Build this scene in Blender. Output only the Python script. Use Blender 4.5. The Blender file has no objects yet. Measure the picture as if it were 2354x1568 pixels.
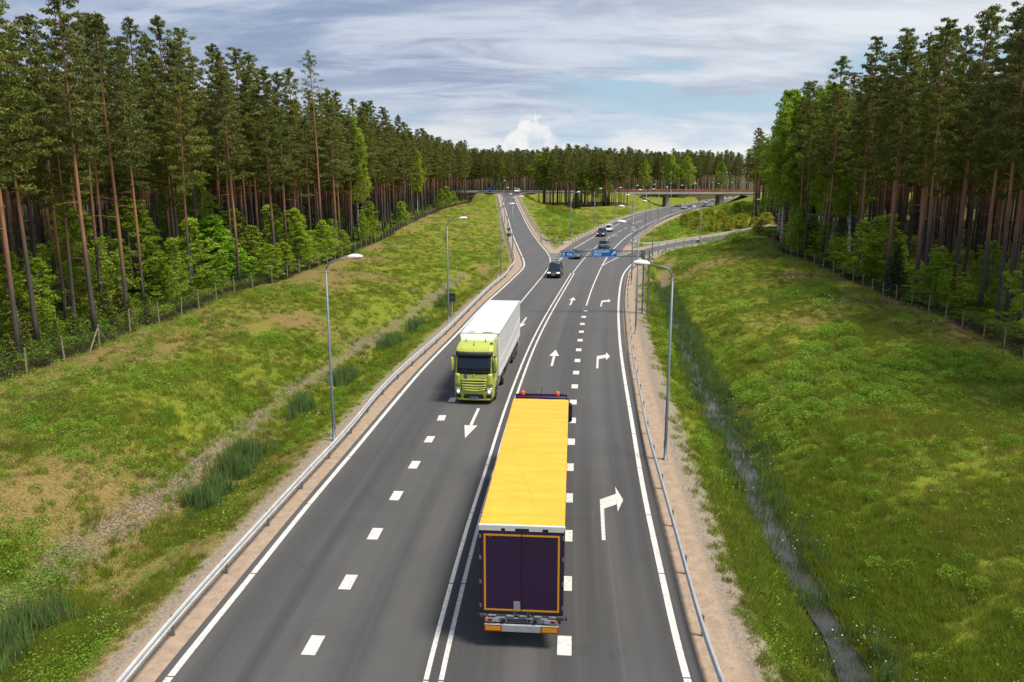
import bpy, math, random
import numpy as np
from mathutils import Vector, Matrix, noise as mnoise
R = math.radians
random.seed(7); rng = np.random.default_rng(11)
SC = bpy.context.scene
COL = SC.collection

# ---------------------------------------------------------------- camera
CAM_H = 14.4; PITCH = R(12.03); FPX = 1830.0      # focal length in units of a 2353 px wide frame
cam = bpy.data.cameras.new('camera'); co = bpy.data.objects.new('camera', cam); COL.objects.link(co)
co.location = (0, 0, CAM_H); co.rotation_euler = (R(90) - PITCH, 0, 0)
cam.lens = 36.0 * FPX / 2353.0; cam.sensor_width = 36.0; cam.clip_end = 8000; cam.clip_start = 0.5
SC.camera = co
SC.view_settings.view_transform = 'Standard'; SC.view_settings.look = 'None'
SC.view_settings.exposure = 0.5; SC.view_settings.gamma = 1.0; SC.view_settings.use_curve_mapping = False
SC.cycles.max_bounces = 5; SC.cycles.diffuse_bounces = 2; SC.cycles.glossy_bounces = 2
SC.cycles.transmission_bounces = 3; SC.cycles.transparent_max_bounces = 6; SC.cycles.caustics_reflective = False
SC.cycles.use_denoising = True
SC.cycles.sample_clamp_indirect = 4.0

# ---------------------------------------------------------------- sun + sky
SUN_EL = 64.0; SUN_AZ = 112.0        # azimuth clockwise from +Y (the view direction): from the right, a little behind the camera
sl = bpy.data.lights.new('sun', 'SUN'); so = bpy.data.objects.new('sun', sl); COL.objects.link(so)
sl.energy = 3.6; sl.angle = R(16); sl.color = (1.0, 0.93, 0.80)
sd = Vector((math.sin(R(SUN_AZ)) * math.cos(R(SUN_EL)), math.cos(R(SUN_AZ)) * math.cos(R(SUN_EL)), math.sin(R(SUN_EL))))
so.rotation_euler = sd.to_track_quat('Z', 'Y').to_euler(); so.location = sd * 300
W = bpy.data.worlds.new('World'); SC.world = W; W.use_nodes = True

class NT:
    """short hand for building node trees"""
    def __init__(s, tree): s.t = tree; s.n = tree.nodes; s.l = tree.links
    def node(s, typ, **kw):
        n = s.n.new(typ)
        for k, v in kw.items(): setattr(n, k, v)
        return n
    def put(s, sock, v):
        if isinstance(v, bpy.types.NodeSocket): s.l.new(v, sock)
        elif v is not None:
            if isinstance(v, (tuple, list)) and sock.type == 'RGBA' and len(v) == 3: v = (*v, 1)
            sock.default_value = v
    def math(s, op, a, b=None, c=None, clamp=False):
        n = s.node('ShaderNodeMath', operation=op, use_clamp=clamp)
        for i, v in enumerate((a, b, c)):
            if v is not None: s.put(n.inputs[i], v)
        return n.outputs[0]
    def mix(s, f, a, b, typ='RGBA', blend='MIX'):
        n = s.node('ShaderNodeMix', data_type=typ)
        if typ == 'RGBA':
            n.blend_type = blend; s.put(n.inputs[0], f); s.put(n.inputs[6], a); s.put(n.inputs[7], b); return n.outputs[2]
        s.put(n.inputs[0], f); s.put(n.inputs[2], a); s.put(n.inputs[3], b); return n.outputs[0]
    def ramp(s, f, lo, hi, smooth=True):
        n = s.node('ShaderNodeMapRange', interpolation_type='SMOOTHSTEP' if smooth else 'LINEAR')
        s.put(n.inputs[0], f); n.inputs[1].default_value = lo; n.inputs[2].default_value = hi
        return n.outputs[0]
    def noise(s, vec, scale, detail=3, rough=.55, dist=0.0, w=None):
        n = s.node('ShaderNodeTexNoise')
        if vec is not None: s.put(n.inputs['Vector'], vec)
        n.inputs['Scale'].default_value = scale; n.inputs['Detail'].default_value = detail
        n.inputs['Roughness'].default_value = rough; n.inputs['Distortion'].default_value = dist
        return n.outputs[0]
    def mapping(s, vec, loc=(0, 0, 0), rot=(0, 0, 0), sc=(1, 1, 1)):
        n = s.node('ShaderNodeMapping'); s.put(n.inputs[0], vec)
        n.inputs[1].default_value = loc; n.inputs[2].default_value = rot; n.inputs[3].default_value = sc
        return n.outputs[0]
    def sep(s, v):
        n = s.node('ShaderNodeSeparateXYZ'); s.put(n.inputs[0], v); return n.outputs
    def comb(s, x, y, z):
        n = s.node('ShaderNodeCombineXYZ')
        for i, v in enumerate((x, y, z)): s.put(n.inputs[i], v)
        return n.outputs[0]

def build_world():
    T = NT(W.node_tree); T.n.clear()
    out = T.node('ShaderNodeOutputWorld'); bg = T.node('ShaderNodeBackground')
    sky = T.node('ShaderNodeTexSky', sky_type='NISHITA'); sky.sun_disc = False
    sky.sun_elevation = R(SUN_EL); sky.sun_rotation = R(SUN_AZ); sky.air_density = 1.0; sky.dust_density = 1.2; sky.ozone_density = 1.5
    tc = T.node('ShaderNodeTexCoord').outputs['Generated']
    X, Y, Z = T.sep(tc)
    z = T.math('MAXIMUM', Z, 0.0)
    # cloud sheet: project the ray on a high layer
    den = T.math('ADD', z, 0.20)
    u = T.math('DIVIDE', X, den); v = T.math('DIVIDE', Y, den)
    P = T.comb(u, v, 0.0)
    m1 = T.mapping(P, loc=(3.1, 1.3, 0), rot=(0, 0, R(-28)), sc=(.62, 1.25, 1))
    n1 = T.noise(m1, 1.5, 8, .60, .7)
    m2 = T.mapping(P, loc=(7.7, 4.2, 2), rot=(0, 0, R(-16)), sc=(.60, 1.7, 1))
    n2 = T.noise(m2, 3.1, 6, .64, .6)
    m3 = T.mapping(P, loc=(1.7, 9.2, 5), rot=(0, 0, R(-10)), sc=(.55, 1.0, 1))
    n3 = T.noise(m3, .95, 3, .5, .3)
    shade = T.math('ADD', T.math('MULTIPLY', n1, .55), T.math('MULTIPLY', n2, .45))
    shade = T.ramp(shade, .40, .62)
    dark = T.mix(T.ramp(n3, .38, .62), (.215, .275, .39), (.30, .35, .44))
    cloud = T.mix(shade, dark, (.57, .605, .67))
    # bluish slate on the left, brighter on the right
    side = T.ramp(X, -.5, .6)
    cloud = T.mix(T.math('MULTIPLY', T.math('SUBTRACT', 1.0, side), .42), cloud, (.215, .295, .45))
    cloud = T.mix(T.math('MULTIPLY', T.ramp(T.math('MULTIPLY', side, T.math('SUBTRACT', 1.0, T.ramp(z, .22, .5))), .45, 1.0), .45), cloud, (.70, .72, .74))
    # low blue gap ahead right, with pale haze at the horizon
    low = T.math('MULTIPLY', T.ramp(z, .035, .075), T.math('SUBTRACT', 1.0, T.ramp(z, .10, .165)))
    gapn = T.noise(T.mapping(tc, loc=(2, 0, 1), sc=(2.2, 1, 16)), 2.0, 4, .5, .3)
    gap = T.math('MULTIPLY', T.math('MULTIPLY', low, T.ramp(X, -.02, .14)), T.ramp(gapn, .45, .56))
    clear = T.mix(.7, T.mix(1.0, sky.outputs[0], (.07, .07, .07), blend='MULTIPLY'), (.36, .53, .66))
    col = T.mix(gap, cloud, clear)
    # horizon haze band with soft cumulus
    band = T.math('SUBTRACT', 1.0, T.ramp(z, .02, .10))
    hz = T.noise(T.mapping(tc, loc=(0, 0, 3), sc=(1, 1, 3.2)), 7.0, 5, .55, .2)
    hcol = T.mix(T.ramp(hz, .40, .60), (.40, .51, .61), (.70, .70, .70))
    col = T.mix(T.math('MULTIPLY', band, .9), col, hcol)
    # cumulus heads standing over the horizon, straight ahead
    el = T.math('ADD', z, T.math('MULTIPLY', T.math('SUBTRACT', T.noise(tc, 30.0, 6, .66, .4), .5), .060))
    ax = T.math('ABSOLUTE', T.math('SUBTRACT', X, .023))
    top = T.math('SUBTRACT', .066, T.math('MULTIPLY', T.math('MULTIPLY', ax, ax), 26.0))
    head = T.ramp(T.math('SUBTRACT', top, el), -.001, .006)
    lit = T.mix(T.ramp(T.noise(T.mapping(tc, loc=(.2, 0, -.12)), 26.0, 4, .6, .2), .36, .60), (.50, .55, .62), (.80, .77, .73))
    col = T.mix(T.math('MULTIPLY', head, .7), col, lit)
    # below the horizon
    col = T.mix(T.ramp(T.math('MULTIPLY', Z, -1.0), 0.0, .03), col, (.10, .12, .07))
    T.put(bg.inputs[0], col); bg.inputs[1].default_value = .92
    T.l.new(bg.outputs[0], out.inputs[0])
build_world()

# ---------------------------------------------------------------- helpers: naming, meshes
def tag(o, label=None, cat=None, group=None, kind=None):
    if label: o['label'] = label
    if cat: o['category'] = cat
    if group: o['group'] = group
    if kind: o['kind'] = kind
    return o
def empty(name, loc=(0, 0, 0), rz=0.0):
    o = bpy.data.objects.new(name, None); o.empty_display_size = .3
    COL.objects.link(o); o.location = loc; o.rotation_euler = (0, 0, rz); return o
def link(name, me, parent=None, loc=None):
    o = bpy.data.objects.new(name, me); COL.objects.link(o)
    if parent: o.parent = parent
    if loc is not None: o.location = loc
    return o
def copy_tree(o, parent=None):
    c = o.copy(); COL.objects.link(c)
    if parent: c.parent = parent
    for ch in list(o.children): copy_tree(ch, c)
    return c

class MB:
    """collects faces; build() links them as one mesh"""
    def __init__(s): s.v = []; s.f = []; s.m = []
    def add(s, vs, fs, mi=0):
        b = len(s.v); s.v += [tuple(v) for v in vs]; s.f += [tuple(b + i for i in f) for f in fs]; s.m += [mi] * len(fs); return s
    def box(s, x0, x1, y0, y1, z0, z1, mi=0, ch=0.0):
        if x1 < x0: x0, x1 = x1, x0
        if y1 < y0: y0, y1 = y1, y0
        if ch <= 0:
            vs = [(x, y, z) for z in (z0, z1) for y in (y0, y1) for x in (x0, x1)]
            return s.add(vs, [(0, 2, 3, 1), (4, 5, 7, 6), (0, 1, 5, 4), (2, 6, 7, 3), (0, 4, 6, 2), (1, 3, 7, 5)], mi)
        c = min(ch, (x1 - x0) * .45, (y1 - y0) * .45, (z1 - z0) * .45)
        def ring(z, i): return [(x0 + i + c, y0 + i, z), (x1 - i - c, y0 + i, z), (x1 - i, y0 + i + c, z), (x1 - i, y1 - i - c, z), (x1 - i - c, y1 - i, z), (x0 + i + c, y1 - i, z), (x0 + i, y1 - i - c, z), (x0 + i, y0 + i + c, z)]
        rs = [ring(z0, c * .6), ring(z0 + c, 0), ring(z1 - c, 0), ring(z1, c * .6)]
        return s.loft(rs, mi)
    def loft(s, rings, mi=0, cap=True, closed=True):
        n = len(rings[0]); vs = [p for r in rings for p in r]; fs = []
        for k in range(len(rings) - 1):
            for i in range(n if closed else n - 1):
                j = (i + 1) % n; fs.append((k * n + i, k * n + j, (k + 1) * n + j, (k + 1) * n + i))
        if cap and closed:
            fs.append(tuple(reversed(range(n)))); fs.append(tuple((len(rings) - 1) * n + i for i in range(n)))
        return s.add(vs, fs, mi)
    def tube(s, pts, r, n=8, mi=0, cap=True):
        pts = [Vector(p) for p in pts]; rr = r if isinstance(r, (list, tuple)) else [r] * len(pts)
        rings = []; prev = None
        for i, p in enumerate(pts):
            d = (pts[min(i + 1, len(pts) - 1)] - pts[max(i - 1, 0)]).normalized()
            if prev is None: a = d.orthogonal().normalized()
            else:
                a = prev - d * prev.dot(d)
                a = a.normalized() if a.length > 1e-6 else d.orthogonal().normalized()
            prev = a; b = d.cross(a)
            rings.append([tuple(p + (a * math.cos(t) + b * math.sin(t)) * rr[i]) for t in [2 * math.pi * k / n for k in range(n)]])
        return s.loft(rings, mi, cap)
    def cyl(s, c, axis, r, h, n=20, mi=0, r2=None):
        c = Vector(c); ax = {'x': Vector((1, 0, 0)), 'y': Vector((0, 1, 0)), 'z': Vector((0, 0, 1))}[axis]
        return s.tube([c - ax * h / 2, c + ax * h / 2], [r, r if r2 is None else r2], n, mi)
    def revolve(s, c, axis, prof, n=24, mi=0):
        """prof: (offset along axis, radius)"""
        c = Vector(c); ax = {'x': Vector((1, 0, 0)), 'y': Vector((0, 1, 0)), 'z': Vector((0, 0, 1))}[axis]
        a = ax.orthogonal().normalized(); b = ax.cross(a)
        rings = [[tuple(c + ax * o + (a * math.cos(t) + b * math.sin(t)) * r) for t in [2 * math.pi * k / n for k in range(n)]] for o, r in prof]
        return s.loft(rings, mi)
    def mesh(s, name, mats, smooth=False):
        me = bpy.data.meshes.new(name); me.from_pydata(s.v, [], s.f)
        for m in (mats if isinstance(mats, (list, tuple)) else [mats]): me.materials.append(m)
        me.polygons.foreach_set('material_index', s.m)
        me.polygons.foreach_set('use_smooth', [smooth] * len(s.f)); me.update()
        return me
    def build(s, name, mats, parent=None, smooth=False, loc=None):
        return link(name, s.mesh(name, mats, smooth), parent, loc)

def quads_mesh(name, V, mats, mi=None, smooth=False, k=4, attrs=None):
    """V: (n*k,3) array, every k consecutive vertices one face"""
    V = np.asarray(V, dtype=np.float32).reshape(-1, 3); nf = len(V) // k
    me = bpy.data.meshes.new(name); me.vertices.add(len(V)); me.vertices.foreach_set('co', V.ravel())
    me.loops.add(len(V)); me.loops.foreach_set('vertex_index', np.arange(len(V), dtype=np.int32))
    me.polygons.add(nf); me.polygons.foreach_set('loop_start', np.arange(nf, dtype=np.int32) * k)
    me.polygons.foreach_set('loop_total', np.full(nf, k, dtype=np.int32))
    for m in (mats if isinstance(mats, (list, tuple)) else [mats]): me.materials.append(m)
    if mi is not None: me.polygons.foreach_set('material_index', np.asarray(mi, dtype=np.int32))
    me.update(calc_edges=True)
    return me
def grid_mesh(name, P, mat, attrs=None, smooth=True):
    """P: (rows, cols, 3)"""
    r, c, _ = P.shape; me = bpy.data.meshes.new(name)
    me.vertices.add(r * c); me.vertices.foreach_set('co', P.astype(np.float32).ravel())
    i = np.arange(r * c).reshape(r, c); q = np.stack([i[:-1, :-1], i[:-1, 1:], i[1:, 1:], i[1:, :-1]], -1).reshape(-1, 4).astype(np.int32)
    me.loops.add(q.size); me.loops.foreach_set('vertex_index', q.ravel())
    me.polygons.add(len(q)); me.polygons.foreach_set('loop_start', np.arange(len(q), dtype=np.int32) * 4)
    me.polygons.foreach_set('loop_total', np.full(len(q), 4, dtype=np.int32))
    me.polygons.foreach_set('use_smooth', [smooth] * len(q))
    for k, a in (attrs or {}).items():
        at = me.attributes.new(k, 'FLOAT', 'POINT'); at.data.foreach_set('value', np.asarray(a, dtype=np.float32).ravel())
    me.materials.append(mat); me.update(calc_edges=True); return me

# ---------------------------------------------------------------- image -> world survey of the road (units of the 2353 px photo)
def gp(px, py, z=0.0):
    dx = (px - 1176.5) / FPX; dy = -(py - 784) / FPX
    y = math.cos(PITCH) + dy * math.sin(PITCH); zz = -math.sin(PITCH) + dy * math.cos(PITCH)
    t = (z - CAM_H) / zz
    return (dx * t, y * t)
DECK = 5.7
def s01(t): t = np.clip(t, 0, 1); return t * t * (3 - 2 * t)
def ramp_z(y):
    t = np.clip((np.asarray(y, float) - 139.) / 166., 0, 1); return DECK * np.where(t < .85, t ** 2.1 * .62 / .7108, .62 + .38 * (1 - (1 - np.clip((t - .85) / .15, 0, 1)) ** 1.35))
def gpr(px, py, dz=0.0):
    z = dz
    for _ in range(60):
        x, y = gp(px, py, z); z = z * .5 + .5 * (float(ramp_z(y)) + dz)
    return (x, y)
def cr(pts, step=1.0):
    """Catmull-Rom resample of a 2-D polyline"""
    P = [np.array(p, float) for p in pts]; P = [2 * P[0] - P[1]] + P + [2 * P[-1] - P[-2]]; out = []
    for i in range(1, len(P) - 2):
        n = max(1, int(np.linalg.norm(P[i + 1] - P[i]) / step))
        for k in range(n):
            t = k / n; a, b, c, d = P[i - 1:i + 3]
            out.append(.5 * (2 * b + (c - a) * t + (2 * a - 5 * b + 4 * c - d) * t * t + (3 * b - a - 3 * c + d) * t ** 3))
    out.append(P[-2]); return np.array(out)
def smooth_line(P, it=3):
    P = P.copy()
    for _ in range(it): P[1:-1] = P[1:-1] * .5 + (P[:-2] + P[2:]) * .25
    return P
def fY(P):
    """x as a function of Y"""
    P = np.array(P); o = np.argsort(P[:, 1]); xs, ys = P[o, 0], P[o, 1]
    def f(y):
        y = np.asarray(y, float); r = np.interp(y, ys, xs)
        a = (xs[-1] - xs[-4]) / (ys[-1] - ys[-4]); b = (xs[3] - xs[0]) / (ys[3] - ys[0])
        return np.where(y > ys[-1], xs[-1] + (y - ys[-1]) * a, np.where(y < ys[0], xs[0] + (y - ys[0]) * b, r))
    return f
def offset(P, d):
    T = np.gradient(P, axis=0); T /= np.linalg.norm(T, axis=1)[:, None] + 1e-9
    return P + np.stack([T[:, 1], -T[:, 0]], 1) * d       # +d = to the right of travel

near_left = [(-10.55, 4), (-10.4, 10)] + [gp(*p) for p in [(382, 1564), (479.6, 1446), (613.5, 1279), (711, 1157.3), (804, 1048), (850.6, 991.5), (971.5, 848.5), (1052, 766), (1116.5, 697), (1137, 679), (1178, 641), (1202, 617), (1204.5, 603.7)]]
EL = near_left + [gpr(*p) for p in [(1195.5, 580), (1178, 538.8), (1163, 487.5), (1152.6, 450)]]           # left edge line, up the ramp
R1 = [gp(*p) for p in [(1186, 707), (1190, 702.8), (1215.8, 672), (1255, 624), (1263.8, 607)]] + [gpr(*p) for p in [(1263.6, 593.4), (1256.8, 579.8), (1239.7, 559.3), (1215.8, 525), (1195.3, 484), (1181.6, 450)]]
ML = [gp(*p) for p in [(1263.8, 620), (1280.7, 603.7), (1311.4, 576.4), (1369.5, 542), (1407, 522.9), (1454, 499.8), (1508.6, 483), (1545, 475.6), (1600, 467), (1652, 460.6), (1686, 457.4), (1712, 454)]]
MR = [gp(*p) for p in [(1347.3, 702.8), (1361.4, 660.6), (1382.7, 612.2), (1389.5, 601.2), (1402.5, 581), (1430, 552.7), (1454, 534.8), (1498.4, 510), (1541, 493), (1566.7, 485.3), (1606, 476.2), (1652, 467.9), (1674, 464.8), (1713.6, 459.6)]]
R2 = [gp(*p) for p in [(1382.7, 612.2), (1386.4, 609), (1402.3, 601.2), (1418, 592.7), (1445, 581.7), (1479, 572.5), (1522, 564), (1549.6, 557.9), (1635, 544.2), (1727.3, 531.3), (1770, 525)]]
ER = [(4.9, 4), (4.93, 10)] + [gp(*p) for p in [(1577.5, 1567.6), (1558.8, 1494), (1519.5, 1316), (1490.6, 1187.7), (1472, 1092.5), (1453.3, 976.6), (1434, 861.7), (1424.2, 785), (1421, 721), (1422.4, 684), (1427, 648), (1435, 626), (1450.8, 608.4), (1467.2, 596.5), (1501.8, 581), (1549.6, 569.9), (1618, 557.9), (1669.2, 548.5), (1729, 540.3), (1771.7, 533.8)]]
CT = [(-2.55, 4), (-2.5, 12)] + [gp(*p) for p in [(994, 1568), (1081, 1229), (1114, 1121), (1186, 890), (1247, 747), (1316, 628)]]
CF = [gp(*p) for p in [(1316, 628), (1337.6, 600), (1359.6, 576.2), (1392.5, 551), (1429, 529.2), (1456.5, 515.2), (1476, 506.6), (1508.6, 495), (1541, 485), (1606, 472), (1652, 464.5), (1712, 456.6)]]
EL, R1, ML, MR, R2, ER, CT, CF = [smooth_line(cr(P, 1.2), 6) for P in (EL, R1, ML, MR, R2, ER, CT, CF)]
# the asphalt reaches a little past the lines
AEL = offset(EL, -.35); AR1 = offset(R1[R1[:, 1] > 134], .35)
AML = smooth_line(cr([gp(*p) for p in [(1282.7, 581.7), (1308.3, 564.6), (1338.8, 546.9), (1369.3, 532.3), (1389, 522), (1430, 503.2), (1481.3, 487), (1524, 477.6), (1560, 471.4), (1600, 465.6), (1652, 459.4), (1686, 456.2), (1712, 453)]], 1.5), 4)
AMR = smooth_line(cr([gp(*p) for p in [(1427.3, 579.8), (1432.8, 570.7), (1442.5, 559.7), (1453.5, 547.5), (1467, 537), (1491.4, 522), (1515, 510.5), (1548, 496.5), (1572, 488), (1612, 477.6), (1652, 469.4), (1674, 466.2), (1713.6, 460.8)]], 1.5), 4)
AR2 = offset(R2[R2[:, 1] > 139], -.4); AER = offset(ER, .45)
fEL, fR1, fML, fMR, fR2, fER = [fY(p) for p in (AEL, AR1, AML, AMR, AR2, AER)]
N1 = gp(1270, 582)[1]; N2 = gp(1428, 580)[1]        # Y of the two gore noses
Y_END = 345.0
# far main road: from Y_END on it runs on straight
def rows_Y(): return np.unique(np.concatenate([np.arange(4, 130, 1.0), np.arange(130, 150, .5), np.arange(150, 560, 2.0), [N1, N2]]))

# ---------------------------------------------------------------- materials
def new_mat(name):
    m = bpy.data.materials.new(name); m.use_nodes = True; T = NT(m.node_tree)
    b = T.n.get('Principled BSDF'); return m, T, b
_mc = {}
def plain(name, col, rough=.5, metal=0.0, var=.0, scale=3.0, spec=.5, coat=0.0, emit=None, es=1.0):
    if name in _mc: return _mc[name]
    m, T, b = new_mat(name)
    b.inputs['Roughness'].default_value = rough; b.inputs['Metallic'].default_value = metal
    b.inputs['Specular IOR Level'].default_value = spec; b.inputs['Coat Weight'].default_value = coat
    oc = T.node('ShaderNodeTexCoord').outputs['Object']
    if var > 0:
        n = T.noise(oc, scale, 4, .6)
        c = T.mix(T.ramp(n, .3, .7), tuple(c * (1 - var) for c in col), tuple(min(1, c * (1 + var)) for c in col))
        T.put(b.inputs['Base Color'], c)
        T.put(b.inputs['Roughness'], T.math('ADD', rough - .06, T.math('MULTIPLY', n, .12)))
    else: b.inputs['Base Color'].default_value = (*col, 1)
    if emit: b.inputs['Emission Color'].default_value = (*emit, 1); b.inputs['Emission Strength'].default_value = es
    _mc[name] = m; return m

def leaf_mat(name, c1, c2, c3, trans=.35, seed=0.0, scale=.6, rough=.6):
    m, T, b = new_mat(name); T.n.remove(b); out = T.n['Material Output']
    oc = T.node('ShaderNodeTexCoord').outputs['Object']; oi = T.node('ShaderNodeObjectInfo')
    geo = T.node('ShaderNodeNewGeometry')
    v = T.node('ShaderNodeVectorMath', operation='ADD'); T.put(v.inputs[0], oc); T.put(v.inputs[1], (seed, seed, seed))
    n = T.noise(v.outputs[0], scale, 3, .6)
    isl = geo.outputs['Random Per Island']
    c = T.mix(T.ramp(n, .35, .65), c1, c2)
    c = T.mix(T.ramp(isl, .55, 1.0), c, c3)
    br = T.math('ADD', .78, T.math('MULTIPLY', oi.outputs['Random'], .44))
    hs = T.node('ShaderNodeHueSaturation'); T.put(hs.inputs['Color'], c); T.put(hs.inputs['Value'], br)
    T.put(hs.inputs['Hue'], T.math('ADD', .49, T.math('MULTIPLY', T.math('FRACT', T.math('MULTIPLY', oi.outputs['Random'], 7.3)), .02)))
    d = T.node('ShaderNodeBsdfDiffuse'); t = T.node('ShaderNodeBsdfTranslucent'); g = T.node('ShaderNodeBsdfGlossy')
    T.put(d.inputs[0], hs.outputs[0]); T.put(t.inputs[0], hs.outputs[0]); g.inputs['Roughness'].default_value = .45
    g.inputs[0].default_value = (.8, .8, .8, 1)
    mx = T.node('ShaderNodeMixShader'); mx.inputs[0].default_value = trans; T.l.new(d.outputs[0], mx.inputs[1]); T.l.new(t.outputs[0], mx.inputs[2])
    m2 = T.node('ShaderNodeMixShader'); m2.inputs[0].default_value = .012; T.l.new(mx.outputs[0], m2.inputs[1]); T.l.new(g.outputs[0], m2.inputs[2])
    T.l.new(m2.outputs[0], out.inputs[0]); return m

def make_terrain_mat():
    m, T, b = new_mat('ground_cover')
    P = T.node('ShaderNodeNewGeometry').outputs['Position']
    def A(n): a = T.node('ShaderNodeAttribute', attribute_name=n); return a.outputs['Fac']
    d, dn, dd, wet = A('d'), A('dn'), A('dd'), A('leftside')
    nA = T.noise(P, .06, 4, .6); nB = T.noise(P, .35, 5, .65, .4); nC = T.noise(P, 2.2, 4, .7, .3); nD = T.noise(P, 9.0, 3, .7)
    nE = T.noise(T.mapping(P, loc=(31, 7, 0)), .16, 4, .6, .6)
    nF = T.noise(T.mapping(P, loc=(11, 77, 0)), .9, 4, .65, .4)
    g = T.mix(T.ramp(nB, .35, .65), (.130, .165, .016), (.185, .210, .022))
    g = T.mix(T.math('MULTIPLY', T.ramp(nA, .40, .62), .45), g, (.210, .235, .022))
    g = T.mix(T.math('MULTIPLY', T.ramp(nC, .50, .72), .7), g, (.070, .100, .014))
    g = T.mix(T.math('MULTIPLY', T.ramp(nD, .5, .75), .55), g, (.23, .22, .055))
    dry = T.mix(T.ramp(nD, .35, .65), (.150, .100, .040), (.270, .205, .075))
    k = T.math('MULTIPLY', T.math('ADD', A('dry'), T.math('MULTIPLY', T.math('SUBTRACT', nF, .5), .9)), 1.0, clamp=True)
    g = T.mix(k, g, dry)
    # gravel band by the ditch
    dv = T.math('ADD', dd, T.math('MULTIPLY', T.math('SUBTRACT', nF, .5), 2.6))
    grav = T.mix(T.ramp(nD, .35, .65), (.075, .055, .04), (.27, .215, .165))
    band = T.math('MULTIPLY', T.math('SUBTRACT', 1.0, T.ramp(dv, .2, 1.1)), T.math('MAXIMUM', T.math('MULTIPLY', T.ramp(nE, .36, .52), .85), T.math('SUBTRACT', .9, T.math('MULTIPLY', A('leftside'), .40))))
    g = T.mix(band, g, grav)
    # forest floor
    fl = T.mix(T.ramp(nF, .35, .65), (.050, .070, .016), (.085, .058, .030))
    fm = T.math('SUBTRACT', 1.0, T.ramp(T.math('ADD', dn, T.math('MULTIPLY', T.math('SUBTRACT', nB, .5), 2.5)), -1.0, .8))
    g = T.mix(fm, g, fl)
    # sand and gravel verge
    side = T.math('MULTIPLY', T.math('SUBTRACT', 1.0, wet), .55)
    ds = T.math('SUBTRACT', T.math('ADD', d, T.math('MULTIPLY', T.math('SUBTRACT', nC, .5), 1.5)), side)
    verge = T.mix(T.ramp(nD, .3, .7), (.20, .165, .125), (.33, .275, .215))
    verge = T.mix(T.math('MULTIPLY', T.ramp(T.noise(P, 26.0, 2, .6), .55, .75), .5), verge, (.13, .11, .09))
    g = T.mix(T.math('SUBTRACT', 1.0, T.ramp(ds, 1.6, 2.3)), g, verge)
    sandc = T.mix(T.ramp(nC, .3, .7), (.31, .230, .170), (.41, .315, .235))
    sandc = T.mix(T.math('MULTIPLY', T.ramp(T.noise(P, 14.0, 3, .7), .52, .7), .35), sandc, (.33, .23, .16))
    g = T.mix(T.math('SUBTRACT', 1.0, T.ramp(T.math('ADD', d, T.math('MULTIPLY', T.math('SUBTRACT', nC, .5), .6)), 1.15, 1.5)), g, sandc)
    T.put(b.inputs['Base Color'], g); b.inputs['Roughness'].default_value = 1.0; b.inputs['Specular IOR Level'].default_value = .1
    bp = T.node('ShaderNodeBump'); bp.inputs['Strength'].default_value = .7; bp.inputs['Distance'].default_value = .12
    T.put(bp.inputs['Height'], T.math('ADD', nC, T.math('MULTIPLY', nD, .5))); T.l.new(bp.outputs[0], b.inputs['Normal'])
    return m

def make_asphalt_mat():
    m, T, b = new_mat('asphalt')
    P = T.node('ShaderNodeNewGeometry').outputs['Position']
    u = T.node('ShaderNodeAttribute', attribute_name='u').outputs['Fac']
    w = T.node('ShaderNodeAttribute', attribute_name='w').outputs['Fac']
    s = T.comb(T.math('MULTIPLY', u, .62), T.math('MULTIPLY', w, .010), 0.0)
    n1 = T.noise(s, 1.0, 3, .5); n2 = T.noise(P, 60.0, 2, .8); n3 = T.noise(P, .25, 3, .55)
    s2 = T.comb(T.math('MULTIPLY', u, 5.0), T.math('MULTIPLY', w, .05), 3.0); n4 = T.noise(s2, 1.0, 3, .6)
    c = T.mix(T.ramp(n1, .38, .62), (.032, .032, .034), (.076, .074, .074))
    c = T.mix(T.math('MULTIPLY', T.ramp(n4, .45, .75), .30), c, (.088, .086, .086))
    c = T.mix(T.math('MULTIPLY', T.ramp(n3, .42, .62), .25), c, (.033, .034, .037))
    c = T.mix(T.math('MULTIPLY', T.ramp(n2, .42, .66), .6), c, (.15, .147, .143))
    st = T.noise(T.mapping(P, loc=(5, 3, 0), sc=(1, .35, 1)), .9, 5, .7, .5); c = T.mix(T.math('MULTIPLY', T.ramp(st, .60, .74), .45), c, (.026, .026, .028))
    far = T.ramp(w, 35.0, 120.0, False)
    c = T.mix(T.math('MULTIPLY', far, .60), c, (.120, .116, .118))  # grazing sheen painted into the colour: asphalt pales with distance
    # laying joints across the road and one sealed joint along it
    fr = T.math('ABSOLUTE', T.math('SUBTRACT', T.math('FRACT', T.math('DIVIDE', w, 21.3)), .5))
    j = T.math('MULTIPLY', T.math('SUBTRACT', 1.0, T.ramp(fr, .0, .0022)), .28)
    c = T.mix(j, c, (.16, .16, .16))
    jl = T.math('SUBTRACT', 1.0, T.ramp(T.math('ABSOLUTE', T.math('SUBTRACT', u, 5.55)), .0, .05))
    c = T.mix(T.math('MULTIPLY', jl, .2), c, (.15, .15, .15))
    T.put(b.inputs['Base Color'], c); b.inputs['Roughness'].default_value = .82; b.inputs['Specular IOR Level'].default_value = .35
    bp = T.node('ShaderNodeBump'); bp.inputs['Strength'].default_value = .25; bp.inputs['Distance'].default_value = .01
    T.put(bp.inputs['Height'], n2); T.l.new(bp.outputs[0], b.inputs['Normal'])
    return m
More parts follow.
